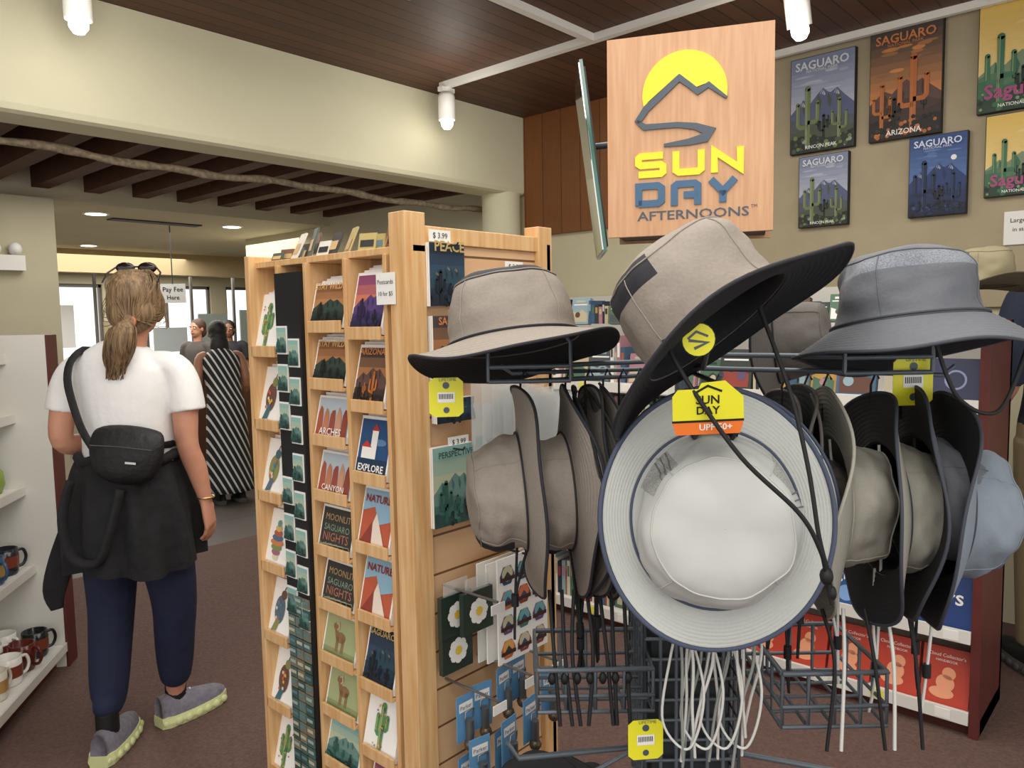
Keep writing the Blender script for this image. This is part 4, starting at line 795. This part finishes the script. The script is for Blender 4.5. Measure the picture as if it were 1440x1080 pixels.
b.tube([(-.01,.024,.012),(.01,.024,.012)],.003,GL,6); b.M=Matrix(); b.build('sunglasses',parent=wo)
b=MB(); b.tube([(.24+.028*math.cos(t),.03+.026*math.sin(t),.875) for t in [k*.45 for k in range(15)]],.004,mat('#c8b070',.3,metal=.9),6,False); b.build('bracelet',parent=wo)
def stripes():
    m=bpy.data.materials.new('stripes'); m.use_nodes=True; nt=m.node_tree; b=nt.nodes['Principled BSDF']; b.inputs['Roughness'].default_value=.8
    tc=N(nt,'ShaderNodeTexCoord'); sp_=N(nt,'ShaderNodeSeparateXYZ'); nt.links.new(tc.outputs['Object'],sp_.inputs[0])
    a=N(nt,'ShaderNodeMath',operation='MULTIPLY'); nt.links.new(sp_.outputs['X'],a.inputs[0]); a.inputs[1].default_value=.75
    ad=N(nt,'ShaderNodeMath',operation='ADD'); z=N(nt,'ShaderNodeMath',operation='MULTIPLY'); nt.links.new(sp_.outputs['Z'],z.inputs[0]); z.inputs[1].default_value=.35
    nt.links.new(a.outputs[0],ad.inputs[0]); nt.links.new(z.outputs[0],ad.inputs[1])
    d=N(nt,'ShaderNodeMath',operation='DIVIDE'); nt.links.new(ad.outputs[0],d.inputs[0]); d.inputs[1].default_value=.04
    f=N(nt,'ShaderNodeMath',operation='FRACT'); nt.links.new(d.outputs[0],f.inputs[0]); g=N(nt,'ShaderNodeMath',operation='GREATER_THAN'); nt.links.new(f.outputs[0],g.inputs[0]); g.inputs[1].default_value=.68
    mx=N(nt,'ShaderNodeMix',data_type='RGBA'); nt.links.new(g.outputs[0],mx.inputs[0]); mx.inputs[6].default_value=lin('#14161c'); mx.inputs[7].default_value=lin('#c8c6c0'); nt.links.new(mx.outputs[2],b.inputs['Base Color']); return m
def bystander(name,loc,rz,s,kind,skin,hair,top,bot,lean=0,longs=False):
    e=empty(name,G(loc),YAW+rz); b=MB(); L=lean; Sk=mat(skin,.5)
    hcn=V((0,L*1.0,1.55)); T=head_parts(b,hcn,0,Sk)
    loft(b,[(0,L*.7,1.33,.06,.055),(0,L*.85,1.42,.048,.048),(0,L,1.50,.048,.05)],Sk); loft(b,[(0,0,.85,.14,.10),(0,L*.3,1.05,.12,.09),(0,L*.6,1.28,.15,.085),(0,L*.7,1.38,.08,.06)],Sk)
    for sx in (-1,1):
        loft(b,[(sx*.12,L*.65,1.34,.048,.048),(sx*.18,L*.65,1.31,.045,.045),(sx*.215,L*.5+.0,1.07,.038,.038),(sx*.20,L*.5+.12+L*.5,.93,.026,.024)],Sk,(0,1,0)); hand(b,(sx*.20,L*1.0+.12,.93),(-.1*sx,.6,-.6),(-sx,0,-.4),(0,.6,.6),Sk,1,.3)
        loft(b,[(sx*.085,0,.86,.085,.09),(sx*.09,.01,.5,.055,.058),(sx*.09,0,.3,.05,.053),(sx*.09,0,.07,.033,.035)],Sk)
    b.build('body',parent=e,remesh=.008); face(e,T)
    b=MB(); tm=top
    loft(b,[(0,0,.90,.17,.13),(0,L*.25,1.05,.150,.12),(0,L*.55,1.25,.17,.12),(0,L*.62,1.33,.165,.1),(0,L*.7,1.40,.08,.065)],tm,n=24)
    if kind!='dress':
        for sx in (-1,1): loft(b,[(sx*.11,L*.65,1.345,.06,.055),(sx*.175,L*.65,1.33,.066,.062),(sx*.215,L*.6,1.17,.062,.062)]+([(sx*.22,.02,1.05,.058,.058)] if longs else []),tm,(0,1,0))
    b.build('top',parent=e,remesh=.008)
    b=MB()
    if kind=='dress': loft(b,[(0,0,.95,.16,.13),(0,0,.8,.175,.15),(0,0,.45,.19,.17),(0,0,.12,.215,.19)],tm,n=28); b.build('skirt',parent=e)
    else:
        loft(b,[(0,0,.98,.155,.125),(0,0,.86,.17,.135),(0,0,.78,.14,.11)],bot,n=24)
        for sx in (-1,1): loft(b,[(sx*.085,0,.84,.095,.105),(sx*.09,.01,.5,.075,.08),(sx*.09,0,.11,.06,.07)],bot)
        b.build('trousers',parent=e,remesh=.008)
    b=MB(); 
    for sx in (-1,1): shoe(b,Matrix.Translation((sx*.09,-.0,0))@Matrix.Rotation(math.radians(90),4,'Z'),BLACK,mat('#4a4846',.6))
    b.build('shoes',parent=e); b=MB(); b.M=T; Hm=mat(hair,.6,noi=.2,sc=30,bump=.5)
    b.ell((0,-.02,.028),(.084,.096,.092),Hm,18,12); b.ell((0,-.055,-.03),(.076,.055,.08),Hm,18,12)
    if kind=='dress': b.ell((0,-.075,-.13),(.085,.05,.14),Hm,16,12)
    b.M=Matrix(); b.build('hair',parent=e,remesh=.008); e.scale=(s,s,s); return e
ST=stripes()
bystander('woman_in_striped_dress',(-2.36,6.3,0),math.radians(35),.91,'dress','#9a6a50','#120e0e',ST,None,.20)
bystander('shopper',(-3.42,8.4,0),math.radians(160),.93,'p','#b98468','#4a3428',mat('#4a4440',.8),mat('#2c3038',.8))
bystander('shopper',(-3.3,9.0,0),math.radians(200),.92,'p','#8a5c44','#1a1412',mat('#2a2a30',.8),mat('#2c3038',.8))
bystander('shopper',(2.215,3.02,0),math.radians(0),1.14,'p','#c08a6c','#2a2420',mat('#1d2436',.85,bump=.3,sc=15),mat('#8a7a5c',.85,bump=.3,sc=15),0,True)
